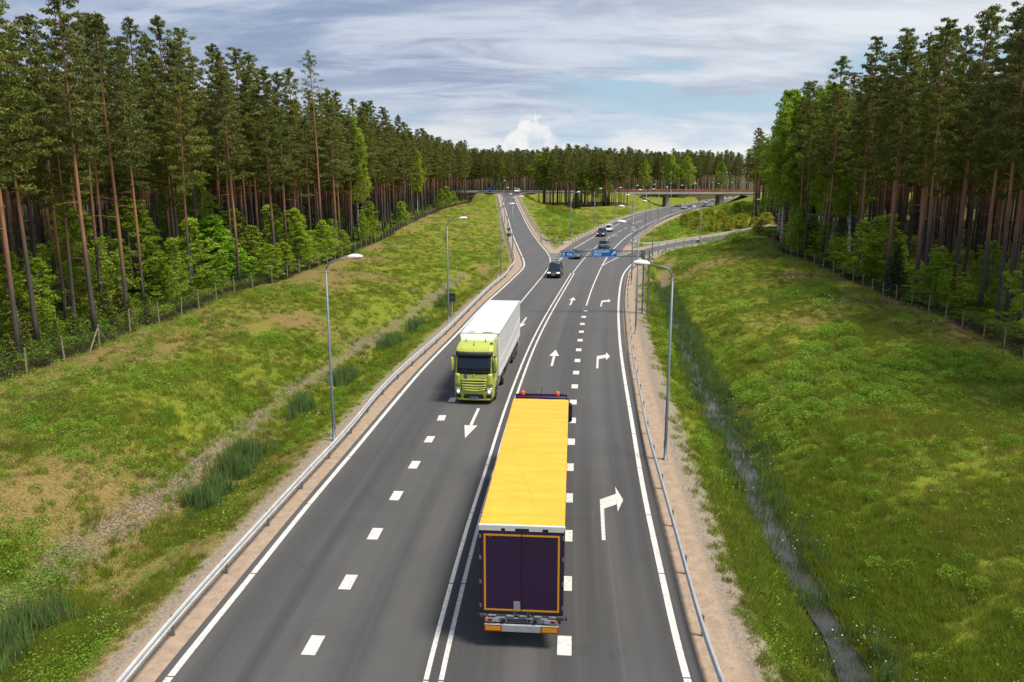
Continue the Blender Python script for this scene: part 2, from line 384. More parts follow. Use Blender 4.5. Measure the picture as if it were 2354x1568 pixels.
def make_paint_mat():
    m, T, b = new_mat('road_paint'); P = T.node('ShaderNodeNewGeometry').outputs['Position']
    n = T.noise(P, 7.0, 5, .7); k = T.noise(P, 1.1, 3, .6)
    c = T.mix(T.math('MULTIPLY', T.ramp(n, .46, .68), .7), (.68, .665, .63), (.26, .25, .245))
    c = T.mix(T.math('MULTIPLY', T.ramp(k, .4, .65), .45), c, (.50, .48, .46))
    T.put(b.inputs['Base Color'], c); b.inputs['Roughness'].default_value = .6; return m
def make_bark_mat(name, lo, hi, z0, z1, var=.5, stretch=.25):
    m, T, b = new_mat(name); oc = T.node('ShaderNodeTexCoord').outputs['Object']; oi = T.node('ShaderNodeObjectInfo').outputs['Random']
    X, Y, Z = T.sep(oc)
    n = T.noise(T.mapping(oc, sc=(1, 1, stretch)), 5.0, 4, .7); n2 = T.noise(oc, .5, 2, .5)
    zz = T.math('ADD', Z, T.math('MULTIPLY', T.math('ADD', T.math('SUBTRACT', n2, .5), T.math('SUBTRACT', oi, .5)), (z1 - z0) * .8))
    c = T.mix(T.ramp(zz, z0, z1), lo, hi)
    hs = T.node('ShaderNodeHueSaturation'); T.put(hs.inputs['Color'], c); T.put(hs.inputs['Value'], T.math('ADD', 1 - var * .6, T.math('MULTIPLY', n, var * 1.2)))
    T.put(b.inputs['Base Color'], hs.outputs[0]); b.inputs['Roughness'].default_value = .95; b.inputs['Specular IOR Level'].default_value = .15
    return m

M_TERR = make_terrain_mat(); M_ASPH = make_asphalt_mat(); M_PAINT = make_paint_mat()
M_GALV = plain('galvanised_steel', (.60, .62, .63), .48, .35, .10, 2.0)
M_GALVD = plain('dark_steel', (.20, .21, .215), .5, .5, .15, 3.0)
M_POLE = plain('lamp_post_paint', (.17, .205, .235), .5, .35, .10, 1.0)
M_WHITEP = plain('lamp_shell', (.74, .75, .78), .35, 0, .04)
M_LENS = plain('lamp_lens', (.45, .43, .38), .2, 0)
M_WOOD = plain('weathered_wood', (.27, .225, .18), .9, 0, .35, 9.0)
M_WIRE = plain('green_fence_wire', (.06, .10, .08), .6, .3)
M_CONC = plain('concrete', (.34, .33, .31), .9, 0, .22, .6)
M_CONCL = plain('pale_concrete', (.50, .50, .47), .85, 0, .15, .5)
M_REDRAIL = plain('red_brown_rail_paint', (.52, .17, .10), .6, 0, .2, .8)
M_BLUE = plain('sign_blue', (.008, .135, .50), .4, 0)
M_SIGNW = plain('sign_white', (.80, .82, .84), .4, 0)
M_SIGNTX = plain('sign_lettering', (.62, .80, .92), .4, 0)
M_RED = plain('sign_red', (.36, .018, .02), .4, 0)
M_SIGNBK = plain('sign_back_grey', (.10, .115, .115), .6, .2, .1)
M_SIGNBG = plain('sign_back_green', (.020, .040, .036), .6, .1, .1)
M_RUB = plain('tyre_rubber', (.022, .022, .023), .85, 0, .2, 8)
M_BLK = plain('black_plastic', (.018, .018, .019), .55, 0)
M_DGREY = plain('chassis_grey', (.055, .057, .06), .6, .2, .2, 2)
M_CHROME = plain('bright_metal', (.62, .63, .65), .25, .9)
M_LAMPON = plain('lit_headlamp', (.9, .9, .85), .2, 0, emit=(1.0, .93, .78), es=2.2)
M_HLGLASS = plain('headlamp_glass', (.42, .45, .50), .12, .2, spec=.8)
M_AMBER = plain('amber_lens', (.75, .22, .01), .3, 0)
M_REDL = plain('red_lens', (.30, .012, .012), .3, 0)
M_PLATE = plain('plate_blue_white', (.16, .33, .68), .4, 0)
M_GLASS = plain('dark_glass', (.008, .016, .030), .10, 0, spec=.45)

# bark and leaves
M_PINEB = make_bark_mat('pine_bark', (.095, .080, .072), (.36, .185, .105), 5.0, 11.0)
M_LIMB = plain('pine_limb_bark', (.20, .105, .06), .95, 0, .3, 2)
M_BIRCHB = None
def make_birch_bark():
    m, T, b = new_mat('birch_bark'); oc = T.node('ShaderNodeTexCoord').outputs['Object']
    n = T.noise(T.mapping(oc, sc=(1, 1, 2.5)), 1.9, 4, .7, .6); X, Y, Z = T.sep(oc)
    k = T.math('ADD', T.ramp(n, .50, .58), T.math('SUBTRACT', 1.0, T.ramp(Z, .3, 2.2)), clamp=True)
    T.put(b.inputs['Base Color'], T.mix(k, (.55, .54, .50), (.05, .045, .04))); b.inputs['Roughness'].default_value = .8; return m
M_BIRCHB = make_birch_bark()
M_NEEDLE = leaf_mat('pine_needles', (.105, .158, .026), (.178, .212, .038), (.25, .21, .06), .28, 0, .5)
M_NEEDLE2 = leaf_mat('pine_needles_dusky', (.100, .140, .034), (.165, .188, .046), (.22, .19, .065), .28, 3, .5)
M_SPRUCE = leaf_mat('spruce_needles', (.025, .05, .018), (.04, .07, .022), (.05, .08, .03), .12, 1, .8)
M_BIRCHL = leaf_mat('birch_leaves', (.215, .350, .022), (.320, .450, .030), (.40, .47, .06), .42, 2, .45)
M_BRIGHTL = leaf_mat('maple_leaves', (.165, .350, .018), (.25, .43, .026), (.38, .50, .07), .42, 5, .6)
M_BUSHL = leaf_mat('bush_leaves', (.24, .28, .02), (.34, .34, .028), (.38, .36, .05), .38, 4, .8)
M_GRASS = leaf_mat('grass_blades', (.250, .285, .034), (.340, .350, .044), (.46, .39, .12), .48, 6, .3)
M_GRASSL = leaf_mat('lush_grass_blades', (.205, .305, .028), (.300, .370, .034), (.38, .38, .07), .48, 6, .3)
M_WEED = leaf_mat('broad_weed_leaves', (.150, .310, .026), (.235, .390, .034), (.32, .43, .06), .42, 8, 1.5)
M_REED = leaf_mat('reed_blades', (.10, .20, .06), (.14, .25, .07), (.26, .24, .11), .3, 9, .8)
M_UNDER = leaf_mat('undergrowth_leaves', (.09, .165, .018), (.14, .225, .02), (.19, .24, .03), .35, 7, .8)
M_FERN = leaf_mat('pale_undergrowth_leaves', (.15, .24, .018), (.22, .31, .02), (.26, .31, .04), .38, 7, .8)
M_HEATH = leaf_mat('heather_twigs', (.040, .036, .016), (.065, .045, .020), (.06, .075, .02), .2, 7, .8)
M_FLOWW = plain('white_petals', (.78, .78, .74), .8); M_FLOWY = plain('yellow_petals', (.70, .55, .03), .8)

# ---------------------------------------------------------------- terrain field
NAT = 2.2
fenceL_px = [(-160, 960), (-40, 893), (50, 865), (122, 835), (190, 810), (300, 770), (395, 737), (480, 700), (575, 667), (640, 650), (700, 628), (780, 595), (860, 560), (930, 522), (990, 492), (1040, 476), (1075, 467)]
fenceR_px = [(2480, 905), (2351.5, 829), (2275, 785), (2227, 765), (2186, 745), (2150, 728), (2082, 700), (2032.8, 680), (1950, 641), (1880, 615), (1834, 599), (1795, 580), (1778, 562), (1774, 550)]
FLp = cr([gp(*p, NAT) for p in fenceL_px], 2.0); FRp = cr([gp(*p, NAT) for p in fenceR_px], 2.0)
fFL0 = fY(FLp); fFR0 = fY(FRp)
def fFL(y): return np.minimum(fFL0(np.clip(y, FLp[0, 1] - 20, 330)), -14.)
def fFR(y):
    y = np.asarray(y, float); a = fFR0(np.clip(y, FRp[0, 1] - 20, FRp[-1, 1])); return np.where(y > FRp[-1, 1], np.maximum(fER(y) + 9, a), a)
FM = np.array([(11.8, 312), (14, 300), (20, 291), (30, 288), (38, 288), (43, 300), (43, 322), (11.6, 322)])
FI = np.array([(66, 219), (77, 255), (88, 290), (97, 324), (200, 324), (150, 262), (120, 225), (92, 214), (80, 212)])
ditchR_px = [(1532, 694.5), (1556.8, 748.3), (1577.5, 798), (1602.3, 864.2), (1635.4, 930.5), (1681, 1013), (1700, 1052), (1730.6, 1117.3), (1767.9, 1208.4), (1817.5, 1299.4), (1867.2, 1382.2), (1916.9, 1473.3), (1966.5, 1556)]
DRp = cr([(26, 130), (21.5, 112)] + [gp(*p, -1.3) for p in ditchR_px] + [(9.0, 14), (8.6, 4)], 1.5)
ditchL_px = [(0, 1510), (97, 1452), (180, 1383.7), (272.7, 1296), (331, 1257), (423.6, 1190), (491.8, 1130), (560, 1057.5), (633, 999), (700, 930), (759.6, 892), (860, 815), (960, 745), (1030, 690), (1090, 640)]
DLp = cr([(-15.4, 4), (-15.6, 14)] + [gp(*p, -1.2) for p in ditchL_px], 1.5)

def seg_dist(P, L):
    """distance of points P (n,2) to polyline L (m,2)"""
    best = np.full(len(P), 1e9); x, y = P[:, 0], P[:, 1]
    for (ax, ay), (bx, by) in zip(L[:-1], L[1:]):
        vx, vy = bx - ax, by - ay; q = vx * vx + vy * vy + 1e-9
        t = np.clip(((x - ax) * vx + (y - ay) * vy) / q, 0, 1)
        dd = (x - ax - t * vx) ** 2 + (y - ay - t * vy) ** 2
        np.minimum(best, dd, out=best)
    return np.sqrt(best)
def in_poly(P, L):
    x, y = P[:, 0], P[:, 1]; c = np.zeros(len(P), bool); j = len(L) - 1
    for i in range(len(L)):
        xi, yi, xj, yj = *L[i], *L[j]
        k = ((yi > y) != (yj > y)) & (x < (xj - xi) * (y - yi) / (yj - yi + 1e-12) + xi); c ^= k; j = i
    return c
def thin(L, step):
    out = [L[0]]
    for p in L[1:-1]:
        if np.hypot(*(p - out[-1])) > step * (1 if p[1] < 160 else 2.5): out.append(p)
    out.append(L[-1]); return np.array(out)
_mainL = np.vstack([AEL[AEL[:, 1] < 138.5]]); _rampL = AEL[AEL[:, 1] >= 137.5]
def ext(L, Y1):
    T = (L[-1] - L[-6]) / np.linalg.norm(L[-1] - L[-6]); n = int(max(1, (Y1 - L[-1][1]) / max(T[1], .1) / 12)); return np.vstack([L, [L[-1] + T * 12 * (i + 1) for i in range(n)]])
tMAIN = [thin(L, 1.6) for L in (_mainL, ext(AML, 600), ext(AMR, 600), AER[AER[:, 1] < 141])]
tR2 = [thin(L, 1.6) for L in (ext(AR2, 240), ext(AER[AER[:, 1] > 138], 240))]
tRP = [thin(L, 1.6) for L in (np.vstack([_rampL, [(-4.6, 330)]]), np.vstack([AR1[AR1[:, 1] > N1], [(4.0, 330)]]))]
DECKY = (333.0, 343.0); BRX = (46.5, 103.0)
def inside_asphalt(P):
    x, y = P[:, 0], P[:, 1]
    a = (y < N1) & (x > fEL(y)) & (x < np.where(y < N2, fER(y), fMR(y)))
    a |= (y >= N1) & (y < 305) & (x > fEL(y)) & (x < fR1(y))
    a |= (y >= N1) & (y < 600) & (x > fML(y)) & (x < np.where(y < N2, fER(y), fMR(y)))
    a |= (y >= N2) & (y < 240) & (x > fR2(y)) & (x < fER(y))
    return a
def wob(P, s, seed):
    """cheap smooth value noise, numpy"""
    q = P / s + seed * 17.3; i = np.floor(q).astype(np.int64); f = q - i; f = f * f * (3 - 2 * f)
    def h(a, b): n = (a * 374761393 + b * 668265263) & 0x7fffffff; n = ((n ^ (n >> 13)) * 1274126177) & 0x7fffffff; return (n % 10007) / 10007.0
    a, b = i[:, 0], i[:, 1]
    return (h(a, b) * (1 - f[:, 0]) + h(a + 1, b) * f[:, 0]) * (1 - f[:, 1]) + (h(a, b + 1) * (1 - f[:, 0]) + h(a + 1, b + 1) * f[:, 0]) * f[:, 1] - .5
def field(P):
    """height and distances for points P (n,2)"""
    P = np.asarray(P, float).reshape(-1, 2); x, y = P[:, 0], P[:, 1]
    dM = np.minimum.reduce([seg_dist(P, L) for L in tMAIN]); d2 = np.minimum.reduce([seg_dist(P, L) for L in tR2])
    dR = np.minimum.reduce([seg_dist(P, L) for L in tRP])
    ins = inside_asphalt(P)
    d = np.minimum.reduce([dM, d2, dR]); sd = np.where(ins, -d, d)
    bx = np.where(x < 75, np.maximum(np.maximum(x - BRX[0], -90 - x), 0), np.maximum(BRX[1] - x, 0))
    by = np.maximum(np.maximum(DECKY[0] - y, y - DECKY[1]), 0); dE = np.hypot(bx, by)
    dn = np.minimum.reduce([np.maximum(x - fFL(y), 0), np.maximum(fFR(y) - x, 0), np.where(in_poly(P, FM), 0, seg_dist(P, np.vstack([FM, FM[:1]]))), np.where(in_poly(P, FI), 0, seg_dist(P, np.vstack([FI, FI[:1]]))), np.maximum(np.where(x > 44, 392., 352.) - y, -9)])
    dn = np.where(in_poly(P, FI) | in_poly(P, FM), -2.0, dn)
    dn = np.where((x < fFL(y)) | (x > fFR(y)), np.maximum.reduce([-np.abs(x - fFL(y)), -np.abs(x - fFR(y))]), dn)
    zr = ramp_z(y); dnn = np.maximum(dn, 0)
    e = .25
    wM = 1 / (np.minimum(dM, d2) + e) ** 2; wR = 1 / (dR + e) ** 2; wE = 1 / (dE + e) ** 2; wN = 1 / (dnn + e) ** 2 * np.where(dn <= 0, 4, 1)
    # an embankment only reaches a few metres
    wE = wE * np.clip(1.6 - dE / 18., .02, 1); wR = wR * np.where(y < 138, .0, 1)
    z = (wR * zr + wE * (DECK - .1) + wN * NAT) / (wM + wR + wE + wN)
    zl = np.where(dR < np.minimum(dM, d2), zr, 0.0) * (y > 138)
    zl = np.where(dE < 3, DECK - .1, zl)
    near = 1 - s01((d - 1.7) / 1.6); z = z * (1 - near) + (zl - .03) * near
    dl, dr = seg_dist(P, thin(DLp, 2)), seg_dist(P, thin(DRp, 2)); dd = np.minimum(dl, dr)
    fade = np.where(x < fEL(y), 1 - s01((y - 95) / 45), 1 - s01((y - 110) / 30))
    dep = (1 - np.clip((dd - .65) / 4.6, 0, 1)) ** 1.25 * 1.5 * fade
    dep *= s01((d - 1.6) / 2.0) * (~ins)
    z = z - dep
    sh = s01((d - 2) / 4) * (~ins); z = z + sh * (wob(P, 7., 1) * .35 + wob(P, 2.2, 2) * .14 + wob(P, 22., 3) * .7 * s01((d - 6) / 10))
    z = np.where(ins, zl - .03 - .22 * np.clip(d / .6, 0, 1), z)
    return z, sd, dn, np.where(fade > .05, dd, 9.0)

def hz(x, y): return float(field(np.array([[x, y]]))[0][0])
def hzs(P): return field(np.asarray(P, float))[0]

def dryness(P, dn, d):
    """0..1: where the turf is thin and brown"""
    n = wob(P, 9., 31) + .55 * wob(P, 2.6, 32) + .3 * wob(P, .9, 33); lf = P[:, 0] < fEL(P[:, 1])
    edge = np.exp(-np.maximum(dn, 0) / np.where(lf, 4.5, 3.5)); near = 1 - s01((P[:, 1] - 60) / 60)
    return np.clip((n + np.where(lf, -.10 + .16 * near, -.22) + edge * .55 - .12 * s01((P[:, 1] - 120) / 60)) * 2.0, 0, 1)
def build_terrain():
    Ys = np.concatenate([np.arange(-30, 14, 4.0), np.arange(14, 70, .45), np.arange(70, 160, .9), np.arange(160, 420, 1.8), np.arange(420, 700, 8), np.geomspace(700, 4500, 24)])
    u = np.linspace(-1, 1, 521); u = np.sign(u) * np.abs(u) ** 1.15
    Wd = 46 + .82 * np.maximum(Ys, 0); Wd[Ys > 600] *= np.linspace(1, 2.2, (Ys > 600).sum())
    X = u[None, :] * Wd[:, None]; Y = np.repeat(Ys[:, None], len(u), 1)
    P = np.stack([X.ravel(), Y.ravel()], 1); z, d, dn, dd = field(P)
    left = s01((fEL(P[:, 1]) + 1.5 - P[:, 0]) / 3.0); left = np.maximum(left, P[:, 1] > 118)
    dl = seg_dist(P, thin(DLp + np.array([-1.5, 0.2]), 2)); dd = np.where(P[:, 0] < fCT(P[:, 1]), np.where(dd > 8.5, 9, dl), dd)
    G = np.stack([P[:, 0], P[:, 1], z], 1).reshape(len(Ys), len(u), 3)
    me = grid_mesh('terrain', G, M_TERR, {'d': d, 'dn': dn, 'dd': dd, 'leftside': left, 'dry': dryness(P, dn, d)})
    tag(link('terrain', me), kind='structure')
fCT = fY(np.vstack([CT, CF[2:]]))
build_terrain()

# ---------------------------------------------------------------- asphalt
def asphalt(name, fa, fb, y0, y1, zf, n=14):
    Ys = rows_Y(); Ys = np.unique(np.concatenate([[y0], Ys[(Ys > y0) & (Ys < y1)], [y1]]))
    a, b = fa(Ys), fb(Ys); t = np.linspace(0, 1, n)
    X = a[:, None] * (1 - t) + b[:, None] * t; Z = np.repeat((zf(Ys) + .012 * 0)[:, None], n, 1)
    G = np.stack([X, np.repeat(Ys[:, None], n, 1), Z], -1)
    u = X - fCT(Ys)[:, None]
    me = grid_mesh(name, G, M_ASPH, {'u': u, 'w': G[..., 1]}); return tag(link(name, me), kind='structure')
zero = lambda y: np.zeros_like(y)
def fRight(y): return np.where(y < N2, fER(y), fMR(y))
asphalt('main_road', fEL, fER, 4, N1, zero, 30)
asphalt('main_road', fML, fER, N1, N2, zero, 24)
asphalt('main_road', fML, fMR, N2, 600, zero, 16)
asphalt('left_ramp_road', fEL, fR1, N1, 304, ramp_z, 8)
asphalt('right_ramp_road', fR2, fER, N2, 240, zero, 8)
# the road on the embankment and the junction mouth of the left ramp
def flat_poly(name, pts, z, mat, kind='structure', lift=0.0):
    m = MB(); m.add([(x, y, z + lift) for x, y in pts], [tuple(range(len(pts)))]); o = m.build(name, mat); return tag(o, kind=kind) if kind else o
def asph_box(name, x0, x1, y0, y1, z):
    G = np.array([[(x, y, z) for x in np.linspace(x0, x1, 20)] for y in np.linspace(y0, y1, 4)])
    me = grid_mesh(name, G, M_ASPH, {'u': G[..., 1] - y0, 'w': G[..., 0] * 0 + 200}); return tag(link(name, me), kind='structure')
asph_box('overpass_road', -160, 220, DECKY[0] + .8, DECKY[1] - .8, DECK + .02)
flat_poly('ramp_junction_apron', [(-3.6, 303.6), (2.6, 303.6), (3.4, 318), (7.5, 328), (12, 333.9), (-12.5, 333.9), (-8, 328), (-4.4, 318)], DECK, M_ASPH, lift=.008)

# ---------------------------------------------------------------- markings
LIFT = .010
def zroad(x, y, ramp): return float(ramp_z(y)) if ramp else 0.0
marks = MB()
def stripe(P, w, ramp=False, y0=-1e9, y1=1e9, gap=None, lift=LIFT, step=1.0):
    P = P[(P[:, 1] >= y0) & (P[:, 1] <= y1)]
    if len(P) < 2: return
    A, B = offset(P, -w / 2), offset(P, w / 2); s = 0; nxt = 5.0
    vs = []
    for i in range(len(P)): z = zroad(0, P[i, 1], ramp) + lift; vs += [(A[i, 0], A[i, 1], z), (B[i, 0], B[i, 1], z)]
    fs = []
    for i in range(len(P) - 1):
        s += np.hypot(*(P[i + 1] - P[i]))
        if gap and s > nxt and P[i, 1] < 110:
            nxt = s + 5.0; q = .06 / np.hypot(*(P[i + 1] - P[i])); b = len(vs)
            k = [Vector(vs[2 * i + j]) for j in range(4)]
            vs += [tuple(k[0].lerp(k[2], 1 - q)), tuple(k[1].lerp(k[3], 1 - q))]; fs.append((2 * i, 2 * i + 1, b + 1, b))
        else: fs.append((2 * i, 2 * i + 1, 2 * i + 3, 2 * i + 2))
    marks.add(vs, fs)
def dash(P, s0, s1, w, lift=LIFT):
    """one painted dash between arc lengths s0 and s1 of polyline P"""
    S = np.concatenate([[0], np.cumsum(np.hypot(*np.diff(P, axis=0).T))]); T = np.linspace(s0, s1, 4)
    Q = np.stack([np.interp(T, S, P[:, 0]), np.interp(T, S, P[:, 1])], 1); A, B = offset(Q, -w / 2), offset(Q, w / 2)
    vs = []
    for a, b in zip(A, B): vs += [(*a, lift), (*b, lift)]
    marks.add(vs, [(2 * i, 2 * i + 1, 2 * i + 3, 2 * i + 2) for i in range(3)])
def arc_at(P, y):
    S = np.concatenate([[0], np.cumsum(np.hypot(*np.diff(P, axis=0).T))]); return float(np.interp(y, P[:, 1], S))
stripe(EL, .22, False, 0, 138, gap=True); stripe(EL, .2, True, 137.4, 299)
yA = gp(1190, 702.8)[1]
stripe(R1, .15, False, 50, 138.0); stripe(R1, .2, True, 137.6, 299)
stripe(ML, .18, False, gp(1278, 606)[1], 560)
stripe(MR, .15, False, gp(1347.3, 702.8)[1], gp(1382.7, 612.2)[1]); stripe(MR, .18, False, gp(1382.7, 612.2)[1] - .2, 560)
stripe(R2, .18); stripe(ER, .22, gap=True)
stripe(offset(CT, -.22), .15, gap=True); stripe(offset(CT, .22), .15, gap=True)
stripe(CF, .15, False, 0, gp(1359.6, 576.2)[1])
fars = [(1363, 573, 1374, 564.6), (1383, 556.5, 1388.5, 552.8), (1392.5, 551, 1403, 544.5), (1405.9, 542.6, 1416.3, 535.9), (1419.4, 534, 1429, 529.2), (1432, 526.8, 1441.3, 522.5), (1456.5, 515.2, 1476, 506.6)]
for a, b, c, d_ in fars: dash(CF, arc_at(CF, gp(a, b)[1]), arc_at(CF, gp(c, d_)[1]), .15)
for px, py in [(1485.6, 502.4), (1497.5, 498.6), (1508.6, 495), (1519.7, 491.6), (1530, 488.2), (1541, 485.4), (1552, 482.6)]:
    s = arc_at(CF, gp(px, py)[1]); dash(CF, s - 1.0, s + 1.0, .15)
for y in np.arange(285, 540, 9): s = arc_at(CF, y); dash(CF, s, s + 2.5, .15)
# cross bars over the far centre line
for (x0, y0_, x1, y1_) in [(1343.7, 575.3, 1376, 573.5), (1391.5, 543.4, 1421, 542.9), (1457, 510.7, 1478, 510.4), (1541, 483.6, 1560, 483.2)]:
    a, b = gp(x0, y0_), gp(x1, y1_); marks.add([(a[0], a[1] - .15, LIFT + .004), (b[0], b[1] - .35, LIFT + .004), (b[0], b[1] + .35, LIFT + .004), (a[0], a[1] + .1, LIFT + .004)], [(0, 1, 2, 3)])
# short broad dashes between the lanes
DRpx = [(1346, 714), (1341, 730), (1338, 745), (1336, 763), (1333, 782), (1330, 803), (1327, 828), (1324, 856), (1321, 887), (1317, 923), (1315, 965), (1312, 1014), (1308, 1072), (1305, 1143), (1303, 1230), (1300, 1340), (1297, 1484)]
LR = smooth_line(cr([gp(*p) for p in DRpx[::-1]], .5), 20); LR = np.vstack([[2 * LR[0] - LR[20]], LR])
S0 = arc_at(LR, gp(*DRpx[-1])[1]); S1 = arc_at(LR, gp(*DRpx[0])[1])
for k in range(17): s = S0 + (S1 - S0) * k / 16; dash(LR, s - .52, s + .52, .44)
dash(LR, S0 - 4.3, S0 - 3.3, .44)
DLpx = [(720, 1483), (800, 1338), (862, 1227), (911, 1139), (952, 1069), (987, 1010), (1016, 961), (1040, 919), (1190, 703)]
LL = smooth_line(cr([gp(*p) for p in DLpx], .5), 6)
S0 = arc_at(LL, gp(720, 1483)[1]); S1 = arc_at(LL, gp(1040, 919)[1])
LLx = np.vstack([[2 * LL[0] - LL[16]], LL]); o = arc_at(LLx, LL[0, 1])
for k in range(-1, 15): s = o + S0 + (S1 - S0) * k / 7; dash(LLx, s - .52, s + .52, .44)
# arrows
def heading(f, y): return math.atan2(float(f(y + 3) - f(y - 3)), 6.0)
def stamp(poly, x, y, ang, s=1.0):
    c, n = math.cos(-ang), math.sin(-ang); vs = [(x + (px * c - py * n) * s, y + (px * n + py * c) * s, LIFT + .002) for px, py in poly]
    return vs
def add_arrow(x, y, ang, turn):
    if turn:
        q = [(-.07, 0), (.08, 0), (.13, 3.05), (-.02, 4.03), (.73, 4.72), (.71, 3.56), (.71, 2.77), (1.02, 4.07), (.74, 5.6)]
        vs = stamp(q, x, y, ang); marks.add(vs, [(0, 1, 2, 3), (3, 2, 5, 4), (6, 7, 8)])
    else:
        q = [(-.09, 0), (.09, 0), (.09, 3.42), (-.09, 3.42), (-.38, 3.4), (.38, 3.4), (0, 5.65)]
        vs = stamp(q, x, y, ang); marks.add(vs, [(0, 1, 2, 3), (4, 5, 6)])
def px_arrow(bx, by, f, turn=False, down=False, da=0.0):
    x, y = gp(bx, by); a = heading(f, y) + da
    add_arrow(x, y, a + (math.pi if down else 0), turn)
px_arrow(1381.5 + 5.5, 1242, fER, True)
c5 = lambda x, y: (1177.7 + x / 5.4586, 603.2 + y / 5.4586)
px_arrow(*c5(1062, 1332), fER, True); px_arrow(*c5(1106, 556), fER, True)
px_arrow(*c5(491, 1302), fCT); px_arrow(*c5(722, 537), fCT)
px_arrow(*c5(173, 692), fCT, down=True); px_arrow(1099.8, 939, fCT, down=True)
# chevrons in the gores
def bars(pxs, off, w=.16):
    for L in pxs:
        Q = np.array([gp(off(x, y)[0], off(x, y)[1]) for x, y in L])
        for a, b in zip(Q[:-1], Q[1:]):
            marks.add([(a[0], a[1] - w, LIFT + .003), (b[0], b[1] - w, LIFT + .003), (b[0], b[1] + w, LIFT + .003), (a[0], a[1] + w, LIFT + .003)], [(0, 1, 2, 3)])
c6 = lambda x, y: (1235.1 + x / 8.195, 517 + y / 8.195)
bars([[(224, 560), (378, 540), (522, 572)], [(240, 600), (358, 575), (470, 608)], [(245, 637), (335, 620), (432, 642)], [(247, 685), (320, 665), (385, 690)], [(247, 728), (300, 714)]], c6, .2)
bars([[(1395, 512), (1500, 546), (1715, 531)], [(1440, 574), (1600, 572)], [(1400, 612), (1545, 600)]], c6, .2)
tag(marks.build('road_markings', M_PAINT), kind='structure')
# pale worn strip of the ramp 1 kerb side
# ---------------------------------------------------------------- ditch water
def water():
    m, T, b = new_mat('ditch_water'); b.inputs['Base Color'].default_value = (.035, .032, .022, 1); b.inputs['Roughness'].default_value = .08
    b.inputs['Specular IOR Level'].default_value = .9
    P = T.node('ShaderNodeNewGeometry').outputs['Position']; bp = T.node('ShaderNodeBump'); bp.inputs['Strength'].default_value = .15; bp.inputs['Distance'].default_value = .02
    T.put(bp.inputs['Height'], T.noise(P, 5.0, 2, .5)); T.l.new(bp.outputs[0], b.inputs['Normal'])
    L = DRp[(DRp[:, 1] < 96)]; Z = hzs(L)
    w = .66 + .20 * np.sin(np.arange(len(L)) * .7) + .18 * np.sin(np.arange(len(L)) * 1.9 + 1)
    N = offset(L, 1) - L; z = smooth_line(np.stack([Z, Z], 1), 12)[:, 0] + .17
    G = np.stack([np.column_stack([L + N * (t * w)[:, None], z]) for t in (-1, -.3, .3, 1)], 1)
    tag(link('ditch_water', grid_mesh('ditch_water', G, m)), kind='structure')
water()

# ---------------------------------------------------------------- guardrails
POST_ME = {}
def post_mesh(key, fn, mats):
    if key not in POST_ME: m = MB(); fn(m); POST_ME[key] = m.mesh(key, mats)
    return POST_ME[key]
def along(P, step, start=0.0):
    S = np.concatenate([[0], np.cumsum(np.hypot(*np.diff(P, axis=0).T))]); T = np.arange(start, S[-1], step)
    Q = np.stack([np.interp(T, S, P[:, 0]), np.interp(T, S, P[:, 1])], 1)
    T2 = np.minimum(T + .3, S[-1]); T1 = T2 - .5; D = np.stack([np.interp(T2, S, P[:, i]) - np.interp(T1, S, P[:, i]) for i in (0, 1)], 1)
    return Q, D / (np.linalg.norm(D, axis=1)[:, None] + 1e-9)
def guardrail(P, zf, side, label, step=4.0, group='steel guardrails along the roads'):
    """side: +1 = the road lies to the right of travel"""
    P = np.asarray(P); Z = np.array([zf(x, y) for x, y in P]); root = empty('guardrail', (P[0, 0], P[0, 1], Z[0]))
    tag(root, label, 'guardrail', group); ox, oy, oz = root.location
    prof = [(0, .75), (.05, .72), (.065, .66), (.0, .605), (.0, .585), (.065, .53), (.05, .46), (.0, .43)]
    prof = prof + [(a - .012, b) for a, b in prof[::-1]]
    N = (offset(P, 1) - P) * side; m = MB()
    m.loft([[(P[i, 0] + N[i, 0] * a - ox, P[i, 1] + N[i, 1] * a - oy, Z[i] + b - oz) for a, b in prof] for i in range(len(P))])
    m.build('rail', M_GALV, root)
    Q, D = along(P, step, .8)
    me = post_mesh('guardrail_post', lambda k: (k.box(-.05, .05, -.03, .03, -.35, .70), k.box(-.06, .06, .03, .10, .48, .68)), M_GALVD)
    for i, (q, d) in enumerate(zip(Q[:100], D)):
        n = np.array([d[1], -d[0]]) * side
        o = link('post', me, root, (q[0] - n[0] * .09 - ox, q[1] - n[1] * .09 - oy, zf(*q) - oz)); o.rotation_euler[2] = math.atan2(n[1], n[0]) - math.pi / 2
    return root
flat = lambda x, y: 0.0
rampf = lambda x, y: float(ramp_z(y))
def gpz(pts, dz=.75, ramp=False): return [gpr(*p, dz) if ramp else gp(*p, dz) for p in pts]
g1 = [(-11.0, 6)] + gpz([(263, 1567.8), (462.6, 1337.5), (564.8, 1230), (681.7, 1101), (804.4, 974.7), (891, 870.6), (1032, 745.7), (1132.7, 649), (1189, 608.7)])
g1 = smooth_line(np.vstack([cr(g1, 1.2)[:-1]]), 3)
g1 = np.vstack([g1[g1[:, 1] < 112], offset(EL, -1.55)[EL[:, 1] > 113]]); g1 = smooth_line(g1, 8)
guardrail(g1, rampf, 1, 'long steel guardrail beside the left verge, running on up the left ramp')
g2a = offset(R1[R1[:, 1] > 165], 1.5)[::-1]; nose = gpz([(1243.9, 544.9), (1252.7, 551.5), (1282, 555), (1308.4, 554.4), (1320, 547.8)])
g2b = cr(gpz([(1320, 547.8), (1355.3, 530.2), (1384.6, 516.3), (1436, 498.7), (1478, 486.2), (1524, 475.9), (1560, 470.3), (1600, 464.4), (1652, 458.4), (1690, 454.8), (1712, 451.9)]), 1.5)
